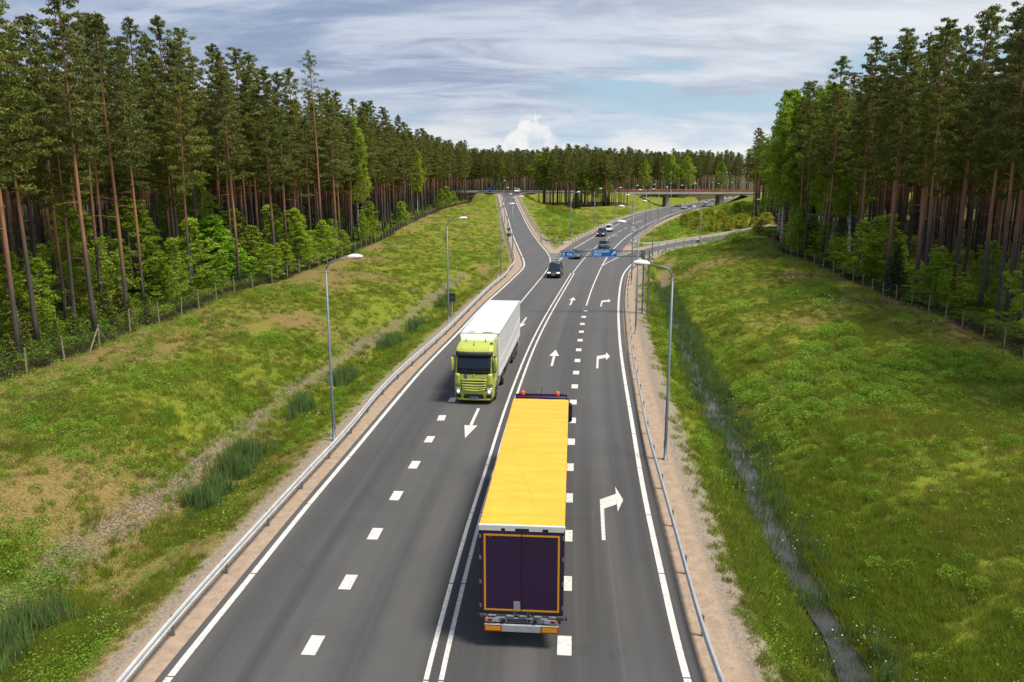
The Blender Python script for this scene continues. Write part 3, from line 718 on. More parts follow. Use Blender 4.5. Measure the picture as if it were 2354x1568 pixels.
g2 = np.vstack([g2a[g2a[:, 1] > nose[0][1] + 3], cr(nose, 1.0)[:-1], g2b]); guardrail(smooth_line(g2, 4), lambda x, y: float(ramp_z(y)) if x < 9.5 - (y - 160) * .02 else 0.0, -1, 'steel guardrail bent round the grass wedge between left ramp and motorway', 4.6)
g3a = cr(gpz([(1770, 516), (1729, 522.9), (1635, 539), (1549.6, 551), (1498.4, 557.9), (1462, 558.5), (1446.5, 556.5), (1448, 552.5), (1461, 543), (1483, 528), (1512, 508.4), (1541, 493), (1573.5, 481.9), (1604.3, 473.3), (1652, 464.4), (1680, 460.4), (1714, 457)]), 1.2)
guardrail(smooth_line(g3a, 3), flat, -1, 'steel guardrail looped round the grass between motorway and right ramp', 3.6)
g4 = [(5.9, 6)] + gpz([(1664.4, 1567.6), (1610.6, 1415.3), (1569.2, 1266.3), (1544.4, 1179.4), (1519.5, 1092.5), (1487.2, 976.6), (1465.4, 861.7), (1455.3, 812.7), (1449, 766.9), (1444.3, 721), (1440.7, 684.4), (1441.6, 653.3), (1447, 624), (1458, 605.5), (1478.2, 591), (1505, 578.4), (1541, 569), (1618, 556), (1682.9, 543.4), (1729, 536.6), (1776.8, 528.6)])
guardrail(smooth_line(cr(g4, 1.2), 3), flat, -1, 'long steel guardrail beside the right verge and along the right ramp')
for xa, xb, yy, sd_, lb in [(46.0, -150, DECKY[0] + .25, -1, 'steel guardrail along the near edge of the overpass embankment, left of the bridge'), (-150, 46.0, DECKY[1] - .25, -1, 'steel guardrail along the far edge of the overpass embankment')]:
    xs = np.arange(xa, xb, 4.0 if xb > xa else -4.0); P = np.stack([xs, np.full(len(xs), yy)], 1)
    if yy < 338: # gap for the ramp mouth
        for seg, l2 in ((P[P[:, 0] > 11.5], lb), (P[P[:, 0] < -12], 'steel guardrail at the near edge of the overpass road, left of the ramp mouth')): guardrail(seg, lambda x, y: DECK, sd_, l2, 4.0)
    else: guardrail(P, lambda x, y: DECK, sd_, lb, 4.0)

# ---------------------------------------------------------------- street lamps
def lamp_mesh(h, reach=.75):
    """returns meshes of pole, arm, head shell, lens; arm points to +x"""
    k = ('lamp', round(h, 1))
    if k in POST_ME: return POST_ME[k]
    p = MB(); p.tube([(0, 0, -.3), (0, 0, .02), (0, 0, .021), (0, 0, 1.0), (0, 0, h - .75)], [.10, .10, .085, .082, .055], 10)
    p.cyl((0, 0, .03), 'z', .17, .05, 12); p.box(.075, .095, -.05, .05, .7, 1.05)
    a = MB(); r = .62; pts = [(0, 0, h - .76), (0, 0, h - .75 + .05)]
    for t in np.linspace(0, R(78), 7): pts.append((r - r * math.cos(t), 0, h - .70 + r * math.sin(t)))
    e = pts[-1]; pts.append((e[0] + reach, 0, e[2] + reach * .2)); a.tube(pts, [.055] * 2 + [.045] * 6 + [.034] * (len(pts) - 8), 8); e = pts[-1]
    s = MB(); ln = MB(); L = .82; rings = []; rl = []
    for t in np.linspace(0, 1, 11):
        w = .205 * math.sin(math.pi * min(1, .09 + t * .87)) ** .62; hh = .17 * math.sin(math.pi * min(1, .10 + t * .84)) ** .7
        x = e[0] - .10 + L * t; zc = e[2] + .05 * t + .0
        rings.append([(x, w * math.cos(q), zc + hh * math.sin(q)) for q in np.linspace(0, math.pi, 9)] + [(x, -w * .96, zc - .03), (x, w * .96, zc - .03)])
        if .22 < t < .97: rl.append([(x, w * .86 * math.cos(q), zc - .03 - .10 * math.sin(math.pi * (t - .2) / .8) * math.sin(q)) for q in np.linspace(0, math.pi, 9)])
    s.loft(rings); ln.loft(rl, cap=True)
    POST_ME[k] = (p.mesh('pole', M_POLE, True), a.mesh('arm', M_POLE, True), s.mesh('lamp_head', M_WHITEP, True), ln.mesh('lens', M_LENS, True)); return POST_ME[k]
def street_lamp(x, y, z, h, ang, label, group):
    r = empty('street_lamp', (x, y, z), ang); tag(r, label, 'street lamp', group); me = lamp_mesh(h)
    link('pole', me[0], r); link('arm', me[1], r); hd = link('lamp_head', me[2], r); link('lens', me[3], hd); return r
def lamp_px(bx, by, hy, dirx, label, group, z=-.25, deck=False):
    if deck: x, y = gp(bx, by, DECK); z0 = DECK
    else:
        x, y = gp(bx, by, z)
        for _ in range(4): z0 = hz(x, y); x, y = gp(bx, by, z0 * .5 + z * .5 if _ == 0 else z0)
        z0 = hz(x, y)
    dy = -(hy - 784) / FPX; s = (-math.sin(PITCH) + dy * math.cos(PITCH)) / (math.cos(PITCH) + dy * math.sin(PITCH))
    h = CAM_H + s * y - z0
    return street_lamp(x, y, z0 - .02, round(max(5.0, min(11, h)) * 2) / 2, 0 if dirx > 0 else math.pi, label, group)
GA, GB, GC_, GD = 'street lamps along the left verge and ramp', 'street lamps along the right verge and right ramp', 'street lamps on the left side of the far motorway', 'street lamps on the right side of the far motorway'
for i, (bx, by, hy) in enumerate([(768, 1013, 585), (1031, 741, 503), (1151, 638, 470), (1178, 584, 450), (1166.5, 537, 457), (1159.5, 520, 446.7), (1155.5, 487, 433), (1151, 467, 420)]):
    lab = ['nearest grey street lamp on the left verge, behind the guardrail', 'second grey street lamp on the left, beside the dark twin sign backs', 'third grey street lamp on the left, before the guardrail bends into the ramp', 'grey street lamp at the foot of the left ramp', 'slim street lamp beside the sign backs on the left ramp', 'slim street lamp part way up the left ramp', 'small street lamp near the top of the left ramp', 'last small street lamp of the left ramp before the overpass road'][i]
    lamp_px(bx, by, hy, 1, lab, GA)
for i, (bx, by, hy) in enumerate([(1528, 1056, 612), (1460.3, 767, 512), (1450.8, 654, 472), (1498.4, 594, 460), (1607.7, 560, 473), (1755.5, 542.5, 459)]):
    lab = ['nearest grey street lamp on the right verge, its head large in view', 'second grey street lamp on the right verge, between nearest lamp and sign gantry', 'third grey street lamp on the right, just before the sign gantry', 'grey street lamp just past the sign gantry on the right ramp', 'street lamp with a small cabinet on the right ramp guardrail', 'farthest street lamp of the right ramp, by the forest edge'][i]
    lamp_px(bx, by, hy, -1, lab, GB)
for i, (bx, by, hy) in enumerate([(1310.8, 550.7, 444), (1364.7, 524.4, 435.6), (1412, 504.6, 431.8), (1453, 491, 428.6), (1492.4, 482.7, 424.3), (1531.4, 474.2, 422.4)]):
    lamp_px(bx, by, hy, 1, ['nearest', 'second', 'third', 'fourth', 'fifth', 'sixth'][i] + ' lamp, counted from the camera, left of the far motorway before the bridge', GC_)
for i, (bx, by, hy) in enumerate([(1587, 466, 420), (1628, 460, 419.4), (1664, 456, 419.3), (1698, 452.5, 418.7)]):
    lamp_px(bx, by, hy, 1, ['first', 'second', 'third', 'fourth'][i] + ' lamp beyond the bridge on the left side of the motorway', GC_)
for i, (bx, by, hy) in enumerate([(1456, 554, 448), (1482.5, 533.5, 438.8), (1511.7, 514.3, 434.6), (1540.7, 499, 431.5), (1574, 487.9, 426.4), (1605, 476.8, 424.6)]):
    lamp_px(bx, by, hy, -1, ['nearest', 'second', 'third', 'fourth', 'fifth', 'sixth'][i] + ' lamp, counted from the camera, right of the far motorway before the bridge', GD)
for i, (bx, by, hy) in enumerate([(1656, 468, 422), (1687, 463, 421), (1720, 458, 421)]):
    lamp_px(bx, by, hy, -1, ['first', 'second', 'third'][i] + ' lamp beyond the bridge on the right side of the motorway', GD)
for i, (bx, by, hy) in enumerate([(1150, 439.5, 411), (1146.5, 439.5, 405), (1140, 439.5, 402.5), (1182, 439.5, 404.5)]):
    lamp_px(bx, by, hy, 1, ['lamp on the overpass road nearest the ramp mouth', 'middle of the three lamps left of the ramp mouth on the overpass', 'leftmost lamp on the overpass road above the ramp', 'lamp on the overpass road behind the white car'][i], 'street lamps on the overpass road', deck=True)
def mast(px, topy, label):
    x, y = gp(px, 437.5, DECK); y = DECKY[0] + .9 if px > 1300 else y; x = (px - 1176.5) / FPX * (y * math.cos(PITCH) + (CAM_H - DECK) * math.sin(PITCH))
    r = empty('lamp_mast', (x, y, DECK)); tag(r, label, 'lamp mast', 'tall lamp masts on the overpass')
    h = 8.2; m = MB(); m.tube([(0, 0, 0), (0, 0, h)], [.12, .08], 8); m.cyl((0, 0, .04), 'z', .2, .06, 10); m.build('pole', M_POLE, r)
    k = MB(); k.loft([[(a * .26 * w, .9 * t - .5, h + .05 + .12 * w * b) for a, b in [(math.cos(q), math.sin(q)) for q in np.linspace(0, 2 * math.pi, 9)[:-1]]] for t, w in ((0, .3), (.3, 1), (.7, 1), (1, .4))]); k.build('lamp_head', M_WHITEP, r, True)
for px, lb in [(1220, 'tall mast lamp on the overpass road right of the ramp mouth'), (1522.8, 'first tall mast lamp from the left on the bridge'), (1541.6, 'second tall mast lamp from the left on the bridge'), (1652, 'third tall mast lamp from the left on the bridge'), (1667, 'rightmost tall mast lamp on the bridge')]: mast(px, 398, lb)

# ---------------------------------------------------------------- lettering
def text_mesh(txt, size, mat, w=None, depth=.004):
    cu = bpy.data.curves.new('lettering', 'FONT'); cu.body = txt; cu.size = size; cu.extrude = depth; cu.align_x = 'LEFT'; cu.offset = size * .03
    o = bpy.data.objects.new('tmp', cu); COL.objects.link(o); bpy.context.view_layer.update()
    dg = bpy.context.evaluated_depsgraph_get(); me = bpy.data.meshes.new_from_object(o.evaluated_get(dg)); bpy.data.objects.remove(o)
    xs = [v.co.x for v in me.vertices]; s = 1.0 if w is None else w / (max(xs) - min(xs)); x0 = min(xs)
    for v in me.vertices: v.co = Vector(((v.co.x - x0) * s, -v.co.z, v.co.y))
    me.materials.clear(); me.materials.append(mat); me.name = 'lettering'; return me
def arrow2d(m, cx, cz, L, w, ang, y, mi=0):
    """a solid arrow in the x-z plane facing -y"""
    q = [(-w / 2, -L / 2), (w / 2, -L / 2), (w / 2, .05 * L), (1.45 * w, .05 * L), (0, L / 2), (-1.45 * w, .05 * L), (-w / 2, .05 * L)]
    c, s = math.cos(-ang), math.sin(-ang); P = [(cx + a * c - b * s, cz + a * s + b * c) for a, b in q]
    m.add([(a, y - .008, b) for a, b in P] + [(a, y, b) for a, b in P], [tuple(range(7))] + [(i, i + 7, (i + 1) % 7 + 7, (i + 1) % 7) for i in range(7)], mi)

# ---------------------------------------------------------------- sign gantry
gx, gy = gp(1481, 731, -.5); gz = hz(gx, gy)
gantry = empty('sign_gantry', (gx, gy, gz)); tag(gantry, 'grey lattice cantilever gantry reaching over the road from the right verge', 'sign gantry')
zt, zb = 6.45 - gz, 5.9 - gz
cz_ = gy * math.cos(PITCH)
def gxx(px): return (px - 1176.5) / FPX * (gy * math.cos(PITCH) + (CAM_H - 6.1) * math.sin(PITCH)) - gx
m = MB()
for sx in (-.28, .28):
    for sy in (-.25, .25):
        m.box(sx - .035, sx + .035, sy - .035, sy + .035, -.5, zt + .05)
n = 14
for k in range(n):
    z0 = .1 + (zb - .2) * k / n; z1 = .1 + (zb - .2) * (k + 1) / n
    for sy in (-.25, .25): m.tube([(-.28 if k % 2 else .28, sy, z0), (.28 if k % 2 else -.28, sy, z1)], .018, 4)
    for sx in (-.28, .28): m.tube([(sx, -.25 if k % 2 else .25, z0), (sx, .25 if k % 2 else -.25, z1)], .018, 4)
m.box(-.42, .42, -.38, .38, -.3, .06); m.build('mast', M_GALVD, gantry)
m = MB(); m.box(-.5, -.2, -.4, .4, zb - .25, zt + .1); m.tube([(-.3, -.25, zt), (.62, -.25, zb - .15)], .05, 6); m.tube([(-.3, .25, zt), (.62, .25, zb - .15)], .05, 6); m.box(.0, .75, -.3, .3, zb - .32, zb - .2); m.build('bracket', M_GALVD, gantry)
m = MB(); xa, xb = gxx(1288), -.3
for sy in (-.25, .25):
    for zz in (zb, zt): m.box(xa, xb, sy - .03, sy + .03, zz - .03, zz + .03)
    n = 28
    for k in range(n):
        x0 = xa + (xb - xa) * k / n; x1 = xa + (xb - xa) * (k + 1) / n
        m.tube([(x0, sy, zb if k % 2 else zt), (x1, sy, zt if k % 2 else zb)], .014, 4)
for k in range(15): x0 = xa + (xb - xa) * k / 14; m.box(x0 - .012, x0 + .012, -.25, .25, zt - .012, zt + .012); m.box(x0 - .012, x0 + .012, -.25, .25, zb - .012, zb + .012)
m.build('truss_beam', M_GALVD, gantry)
def panel(x0, x1, z0, z1, label, content):
    ox = gx + (x0 + x1) / 2; r = empty('road_sign', (ox, gy - .36, gz + z0)); tag(r, label, 'road sign', 'blue direction signs on the gantry')
    w, h = x1 - x0, z1 - z0; m = MB(); m.box(-w / 2, w / 2, 0, .05, 0, h, 0, .012); m.build('panel', M_BLUE, r)
    b = MB(); t = .018
    for a in ((-w / 2 + .02, w / 2 - .02, .02, .02 + t), (-w / 2 + .02, w / 2 - .02, h - .02 - t, h - .02), (-w / 2 + .02, -w / 2 + .02 + t, .02 + t, h - .02 - t), (w / 2 - .02 - t, w / 2 - .02, .02 + t, h - .02 - t)): b.box(a[0], a[1], -.006, 0.0, a[2], a[3])
    b.build('border', M_SIGNTX, r)
    c = MB(); c.box(-w * .3, -w * .3 + .04, .05, .12, -.08, h + .05); c.box(w * .3, w * .3 + .04, .05, .12, -.08, h + .05); c.build('clamp', M_GALVD, r)
    content(r, w, h)
def c_riga(r, w, h):
    a = MB(); arrow2d(a, -w * .32, h * .5, h * .62, .085, 0, -.001); a.build('arrow', M_SIGNW, r)
    link('lettering', text_mesh('RĪGA', .3, M_SIGNTX, w * .46), r, (-w * .06, -.004, h * .30))
def c_saul(r, w, h):
    a = MB(); arrow2d(a, w * .37, h * .5, h * .72, .12, R(48), -.001); a.build('arrow', M_SIGNW, r)
    link('lettering', text_mesh('SAULKRASTI', .3, M_SIGNTX, w * .62), r, (-w * .43, -.004, h * .58))
    link('lettering', text_mesh('BĪRIŅI', .3, M_SIGNTX, w * .30), r, (-w * .43, -.004, h * .20))
panel(gxx(1289.6), gxx(1319), 5.84 - gz, 6.46 - gz, 'small blue sign reading RĪGA with an upward arrow, on the gantry', c_riga)
panel(gxx(1359.5), gxx(1416.8), 5.86 - gz, 6.68 - gz, 'large blue sign reading SAULKRASTI BĪRIŅI with a slanting arrow, on the gantry', c_saul)

# ---------------------------------------------------------------- roadside signs
def disc(m, cx, cz, r, y0, y1, n=24, mi=0, ang0=0):
    a = [(cx + r * math.cos(ang0 + 2 * math.pi * k / n), cz + r * math.sin(ang0 + 2 * math.pi * k / n)) for k in range(n)]
    m.loft([[(x, y0, z) for x, z in a], [(x, y1, z) for x, z in a]], mi)
def sign_post(name, x, y, z, h, label, cat, group=None, rot=0.0, r=.035, mat=None):
    o = empty(name, (x, y, z), rot); tag(o, label, cat, group); m = MB(); m.tube([(0, 0, -.3), (0, 0, h)], r, 8); m.build('post', mat or M_GALV, o); return o
def no_entry(x, y, z, h, label, r_=.35):
    o = sign_post('no_entry_sign', x, y, z, h, label, 'road sign', 'no entry signs')
    m = MB(); disc(m, 0, h - r_, r_, -.06, -.035); p = m.build('panel', M_RED, o)
    m = MB(); m.box(-r_ * .74, r_ * .74, -.068, -.06, h - r_ - r_ * .17, h - r_ + r_ * .17); m.build('white_bar', M_SIGNW, p)
    m = MB(); 
    for k in range(32):
        a0, a1 = 2 * math.pi * k / 32, 2 * math.pi * (k + 1) / 32
        m.add([(math.cos(a) * q, -.064, h - r_ + math.sin(a) * q) for a, q in ((a0, r_ * .93), (a1, r_ * .93), (a1, r_), (a0, r_))], [(0, 1, 2, 3)])
    m.build('rim', M_SIGNW, p)
x, y = gp(1262, 553, 0); no_entry(x, y, hz(x, y), 3.2, 'round red no-entry sign on a post in the grass wedge of the left ramp', .42)
x, y = gp(1182.8, 438.5, DECK); no_entry(x, DECKY[1] + 1, hz(x, DECKY[1] + 1), 2.6, 'small round red no-entry sign beyond the overpass, behind the white car', .4)
def hazard(x, y, z, label, s=1):
    o = sign_post('hazard_marker', x, y, z, 1.3, label, 'marker', 'red and white hazard markers')
    w, h0, h1 = .36, .35, 1.75; m = MB(); m.box(-w / 2, w / 2, -.06, -.035, h0, h1, 0); p = m.build('panel', M_SIGNW, o)
    m = MB(); n = 4; H = (h1 - h0)
    for k in range(n):
        za = h0 + H * k / n; q = [(-w / 2, za), (w / 2, za + s * .0 + H * .14), (w / 2, za + H * .14 + H * .115), (-w / 2, za + H * .115)]
        q = [(a * s, min(h1, max(h0, b))) for a, b in q]; m.add([(a, -.064, b) for a, b in q], [(0, 1, 2, 3) if s > 0 else (3, 2, 1, 0)])
    m.build('stripes', M_RED, p)
x, y = gp(1278.3, 557, .4); hazard(x, y - .5, hz(x, y), 'red and white striped marker on the guardrail nose of the left ramp', -1)
x, y = gp(1465.4, 562.5, .2); hx, hy_ = x, y; hazard(x, y - .4, hz(x, y), 'red and white striped marker under the round blue sign at the right ramp nose', 1)
o = sign_post('keep_direction_sign', hx, hy_, hz(hx, hy_), 3.1, 'round blue arrow sign above the striped marker at the right ramp nose', 'road sign')
m = MB(); disc(m, 0, 2.65, .42, -.06, -.035); p = m.build('panel', M_BLUE, o); m = MB(); arrow2d(m, 0, 2.65, .55, .10, R(45), -.062); m.build('arrow', M_SIGNW, p)
x, y = gp(1453.5, 561.5, 0); o = sign_post('speed_limit_sign', x, y, hz(x, y), 4.6, 'round red-rimmed sign with white plates below, left of the blue arrow sign', 'road sign')
m = MB(); disc(m, 0, 4.2, .42, -.06, -.035); p = m.build('panel', M_SIGNW, o); m = MB()
for k in range(32):
    a0, a1 = 2 * math.pi * k / 32, 2 * math.pi * (k + 1) / 32; m.add([(math.cos(a) * q, -.066, 4.2 + math.sin(a) * q) for a, q in ((a0, .30), (a1, .30), (a1, .42), (a0, .42))], [(0, 1, 2, 3)])
m.build('red_rim', M_RED, p)
m = MB(); m.box(-.3, .3, -.06, -.035, 3.25, 3.65); m.box(-.3, .3, -.06, -.035, 2.75, 3.15); m.build('plate', M_SIGNW, o)
# sign backs by the left ramp
x, y = gpr(1169, 563, 0); z = hz(x, y); o = sign_post('road_sign', x, y, z, 3.6, 'grey backs of a triangular and an eight-sided sign beside the left ramp', 'road sign')
m = MB(); disc(m, 0, 3.1, .55, -.05, -.03, 3, 0, R(-90)); m.build('triangle_panel', M_SIGNBK, o); m = MB(); disc(m, 0, 2.0, .46, -.05, -.03, 8, 0, R(22.5)); m.build('octagon_panel', M_SIGNBK, o)
m = MB(); m.box(-.28, -.05, -.05, -.03, .9, 1.4); m.build('plate', M_SIGNBK, o)
x, y = gp(1040, 737, -.2); z = hz(x, y); o = sign_post('road_sign', x, y, z, 2.6, 'dark green backs of two stacked sign panels by the second left lamp', 'road sign', r=.03)
for k in range(2): m = MB(); m.box(-.32, .32, -.05, -.03, 1.75 + k * .44, 2.16 + k * .44, 0, .01); m.build('panel', M_SIGNBG, o)
x, y = gp(1139.6, 439.5, DECK); o = sign_post('road_sign', x, DECKY[0] + .5, DECK, 3.0, 'grey hourglass pair of sign backs at the overpass, left of the ramp mouth', 'road sign')
m = MB(); disc(m, 0, 2.7, .5, -.05, -.03, 3, 0, R(-90)); m.build('triangle_panel', M_SIGNBK, o); m = MB(); disc(m, 0, 1.8, .45, -.05, -.03, 8, 0, R(22.5)); m.build('octagon_panel', M_SIGNBK, o)
x, y = gp(1131, 438, DECK); o = sign_post('blue_sign', x, DECKY[0] + 3, DECK, 1.9, 'small square blue sign on the overpass at the far left', 'road sign'); m = MB(); m.box(-.6, .6, -.06, -.03, .6, 1.9, 0, .02); m.build('panel', M_BLUE, o)
# service cabinet at a ramp lamp
x, y = gp(1603, 561, 0); z = hz(x, y); o = empty('service_cabinet', (x, y, z)); tag(o, 'small grey service cabinet beside the lamp on the right ramp', 'cabinet'); m = MB(); m.box(-.4, .4, -.25, .25, -.2, 1.1, 0, .03); m.build('housing', M_GALV, o); m = MB(); m.box(-.34, .34, -.27, -.252, .1, 1.0); m.build('door', M_SIGNBK, o)
# delineator posts
dme = None
for i, (px, py, rmp, lb) in enumerate([(1214, 478, 1, 'upper slim white marker post behind the rail, right of the left ramp'), (1216.5, 502, 1, 'middle slim marker post behind the rail, right of the left ramp'), (1244.5, 546, 0, 'slim marker post where the rail reaches the wedge nose'), (1355.7, 533, 0, 'slim marker post behind the rail, left of the motorway'), (1144.5, 642, 0, 'slim dark-topped marker post behind the left guardrail')]):
    x, y = (gpr if rmp else gp)(px, py, 0); z = hz(x, y); o = empty('marker_post', (x, y, z)); tag(o, lb, 'marker post', 'roadside marker posts')
    m = MB(); m.box(-.06, .06, -.03, .03, -.2, 1.0); m.build('post', M_SIGNW, o); m = MB(); m.box(-.063, .063, -.033, .033, .72, .96); m.build('band', M_BLK, o)

# ---------------------------------------------------------------- wire fences
def wire_fence(P, label, pmat, ph=1.75, step=4.0, dark=M_WIRE, brace_at=-1):
    Q, D = along(P, step, 1.0); Z = hzs(Q); r = empty('wire_fence', (Q[0][0], Q[0][1], Z[0])); tag(r, label, 'fence', 'wire fences at the forest edge'); o = r.location
    me = post_mesh('fence_post' + pmat.name, lambda k: (k.tube([(0, 0, -.3), (0, 0, ph)], [.06, .055], 7), k.cyl((0, 0, ph + .005), 'z', .05, .01, 7)), pmat)
    for i, (q, z) in enumerate(zip(Q[:100], Z)):
        c = link('post', me, r, (q[0] - o[0], q[1] - o[1], z - o[2])); c.rotation_euler = (random.uniform(-.04, .04), random.uniform(-.04, .04), 0); c.scale = (1, 1, random.uniform(.94, 1.05))
        if i == brace_at:
            m = MB(); m.tube([(0, 0, ph * .8), (D[i][0] * 1.2, D[i][1] * 1.2, -.1)], .045, 6); m.tube([(0, 0, ph * .8), (-D[i][0] * 1.2, -D[i][1] * 1.2, -.1)], .045, 6)
            m.build('brace', pmat, r, loc=(q[0] - o[0], q[1] - o[1], z - o[2]))
    m = MB(); S, DS = along(P, .8, 1.0); ZS = hzs(S); k = 8
    for j in range(k):
        hh = .10 + (ph - .2) * (j / (k - 1)) ** .9; w = .007 if j < k - 1 else .011
        for i in range(len(S) - 1):
            a, b = (S[i][0] - o[0], S[i][1] - o[1], ZS[i] - o[2] + hh), (S[i + 1][0] - o[0], S[i + 1][1] - o[1], ZS[i + 1] - o[2] + hh)
            m.add([(a[0], a[1], a[2] - w), (b[0], b[1], b[2] - w), (b[0], b[1], b[2] + w), (a[0], a[1], a[2] + w), (a[0], a[1] + w, a[2]), (b[0], b[1] + w, b[2])], [(0, 1, 2, 3), (0, 4, 5, 1), (3, 2, 5, 4)])
    for i in range(len(S)):
        a = (S[i][0] - o[0], S[i][1] - o[1], ZS[i] - o[2]); w = .006
        m.add([(a[0] - w, a[1], a[2] + .1), (a[0] + w, a[1], a[2] + .1), (a[0] + w, a[1], a[2] + ph - .1), (a[0] - w, a[1], a[2] + ph - .1), (a[0], a[1] + w, a[2] + .1), (a[0], a[1] + w, a[2] + ph - .1)], [(0, 1, 2, 3), (0, 4, 5, 3), (1, 4, 5, 2)])
    m.build('wire_mesh', dark, r)
M_WOODT = plain('tan_fence_wood', (.30, .21, .13), .9, 0, .3, 9.0)
wire_fence(FLp[FLp[:, 1] > 30], 'wire fence with grey wooden posts along the left forest edge', M_WOOD, brace_at=int(np.argmin(np.abs(along(FLp[FLp[:, 1] > 30], 4.0, 1.0)[0][:, 1] - gp(235, 795, NAT)[1]))))
wire_fence(FRp[FRp[:, 1] > 34][::1], 'wire fence with tan wooden posts along the right forest edge', M_WOODT, 1.5, 3.6)

# ---------------------------------------------------------------- bridge
X0, X1 = BRX[0] - 2.0, BRX[1] + 3; Y0, Y1 = DECKY
br = empty('concrete_bridge', (75, 338, 0)); tag(br, 'flat concrete overpass bridge with red-brown railings over the far motorway', 'bridge')
def B(name, m, mat): return m.build(name, mat, br, loc=(-75, -338, 0))
m = MB(); m.box(X0, X1, Y0 + .25, Y1 - .25, 4.95, DECK - .02); B('deck', m, M_CONC)
for yy, s in ((Y0, 1), (Y1, -1)): m = MB(); m.box(X0 - 1.5, X1, yy - .02, yy + .3 * s, 5.22, DECK + .16, 0, .03); B('parapet', m, M_CONCL)
for yy in (Y0 + .14, Y1 - .14):
    m = MB()
    for x in np.arange(X0 - 6, X1 + .1, 1.5): m.box(x - .05, x + .05, yy - .04, yy + .04, DECK + .16, DECK + 1.25)
    for zz, t in ((1.25, .08), (1.0, .05), (.78, .05), (.56, .05), (.36, .05)): m.box(X0 - 6, X1, yy - .05, yy + .05, DECK + zz - t, DECK + zz + t)
    B('railing', m, M_REDRAIL)
pm = (64.2, 86.6)
for i, px in enumerate(pm):
    for k in range(3 if i == 0 else 2):
        m = MB(); yk = Y0 + 1.2 + k * (3.4 if i == 0 else 6.0); w = .62 if i == 0 else .95; m.box(px - w + k * .0, px + w, yk - .6, yk + .7, hz(px, yk) - .5, 4.95, 0, .06); B('pier', m, M_CONC)
    m = MB(); m.box(px - .9, px + .9, Y0 + .6, Y1 - .6, 4.62, 4.97, 0, .05); B('pier_cap', m, M_CONC)
for xs, sg in ((BRX[0], 1), (BRX[1], -1)):
    m = MB(); pr = [(xs - 3 * sg, 5.2), (xs + 9.5 * sg, 5.0), (xs + 7.2 * sg, 4.75), (xs + 5.6 * sg, 4.2), (xs + 4.6 * sg, 3.2), (xs + 4.2 * sg, 2.0), (xs - 1.0 * sg, 1.2), (xs - 3 * sg, 3.0)]
    m.loft([[(a, y, b) for a, b in pr] for y in (Y0 + .1, Y1 - .1)]); B('abutment', m, M_CONCL)

# ---------------------------------------------------------------- vehicles
def place(root, fx, fy, bx, by):
    """front point and rear point on the ground -> heading; local +y looks forward"""
    d = Vector((fx - bx, fy - by)); root.rotation_euler[2] = math.atan2(d.y, d.x) - math.pi / 2
def wheel(root, x, y, r, w, name='wheel', dual=False):
    m = MB(); s = 1 if x > 0 else -1
    m.revolve((x, y, r), 'x', [(-w / 2, r * .62), (-w / 2, r * .92), (-w * .38, r), (w * .38, r), (w / 2, r * .92), (w / 2, r * .62)], 24)
    t = m.build(name, M_RUB, root, True)
    h = MB(); h.revolve((x + s * (w * .5 + .001), y, r), 'x', [(-.05 * s, r * .62), (.005 * s, r * .60), (-.03 * s, r * .46), (-.01 * s, r * .22), (.02 * s, r * .2), (.02 * s, .01)], 20)
    h.build('rim', M_CHROME if not dual else M_DGREY, t, True); return t

def paint(name, c, rough=.35, metal=0.0, coat=.5, var=.03): return plain(name, c, rough, metal, var, 2.0, .5, coat)

ZK = [.28, .5, 1.2, 1.75, 2.05, 2.3, 3.15, 3.4, 3.52, 3.66, 3.78, 3.85]
FK = [-.07, 0, 0, -.04, -.07, -.11, -.30, -.36, -.50, -.78, -1.15, -1.7]
WK = [1.18, 1.235, 1.25, 1.25, 1.25, 1.25, 1.235, 1.22, 1.20, 1.15, 1.08, .98]
def Yf(x, z):
    f = np.interp(z, ZK, FK); w = np.interp(z, ZK, WK); Rr = .24; a = abs(x); y = f + .07 * (1 - (x / w) ** 2)
    if a > w - Rr: q = min(a - (w - Rr), Rr); y -= Rr - math.sqrt(max(0, Rr * Rr - q * q))
    return y
def patch(m, x0, x1, z0, z1, off=.01, th=.02, dip=0.0, nx=9, nz=4, mi=0, taper=0.0):
    rings = []
    for k in range(nz):
        z = z0 + (z1 - z0) * k / (nz - 1); tp = taper * k / (nz - 1)
        xs = [x0 + tp + (x1 - x0 - 2 * tp) * i / (nx - 1) for i in range(nx)]
        zz = [z - dip * (1 - (abs(x) / max(abs(x0), abs(x1))) ** 2) for x in xs]
        rings.append([(x, Yf(x, q) + off, q) for x, q in zip(xs, zz)] + [(x, Yf(x, q) + off - th, q) for x, q in list(zip(xs, zz))[::-1]])
    m.loft(rings, mi)
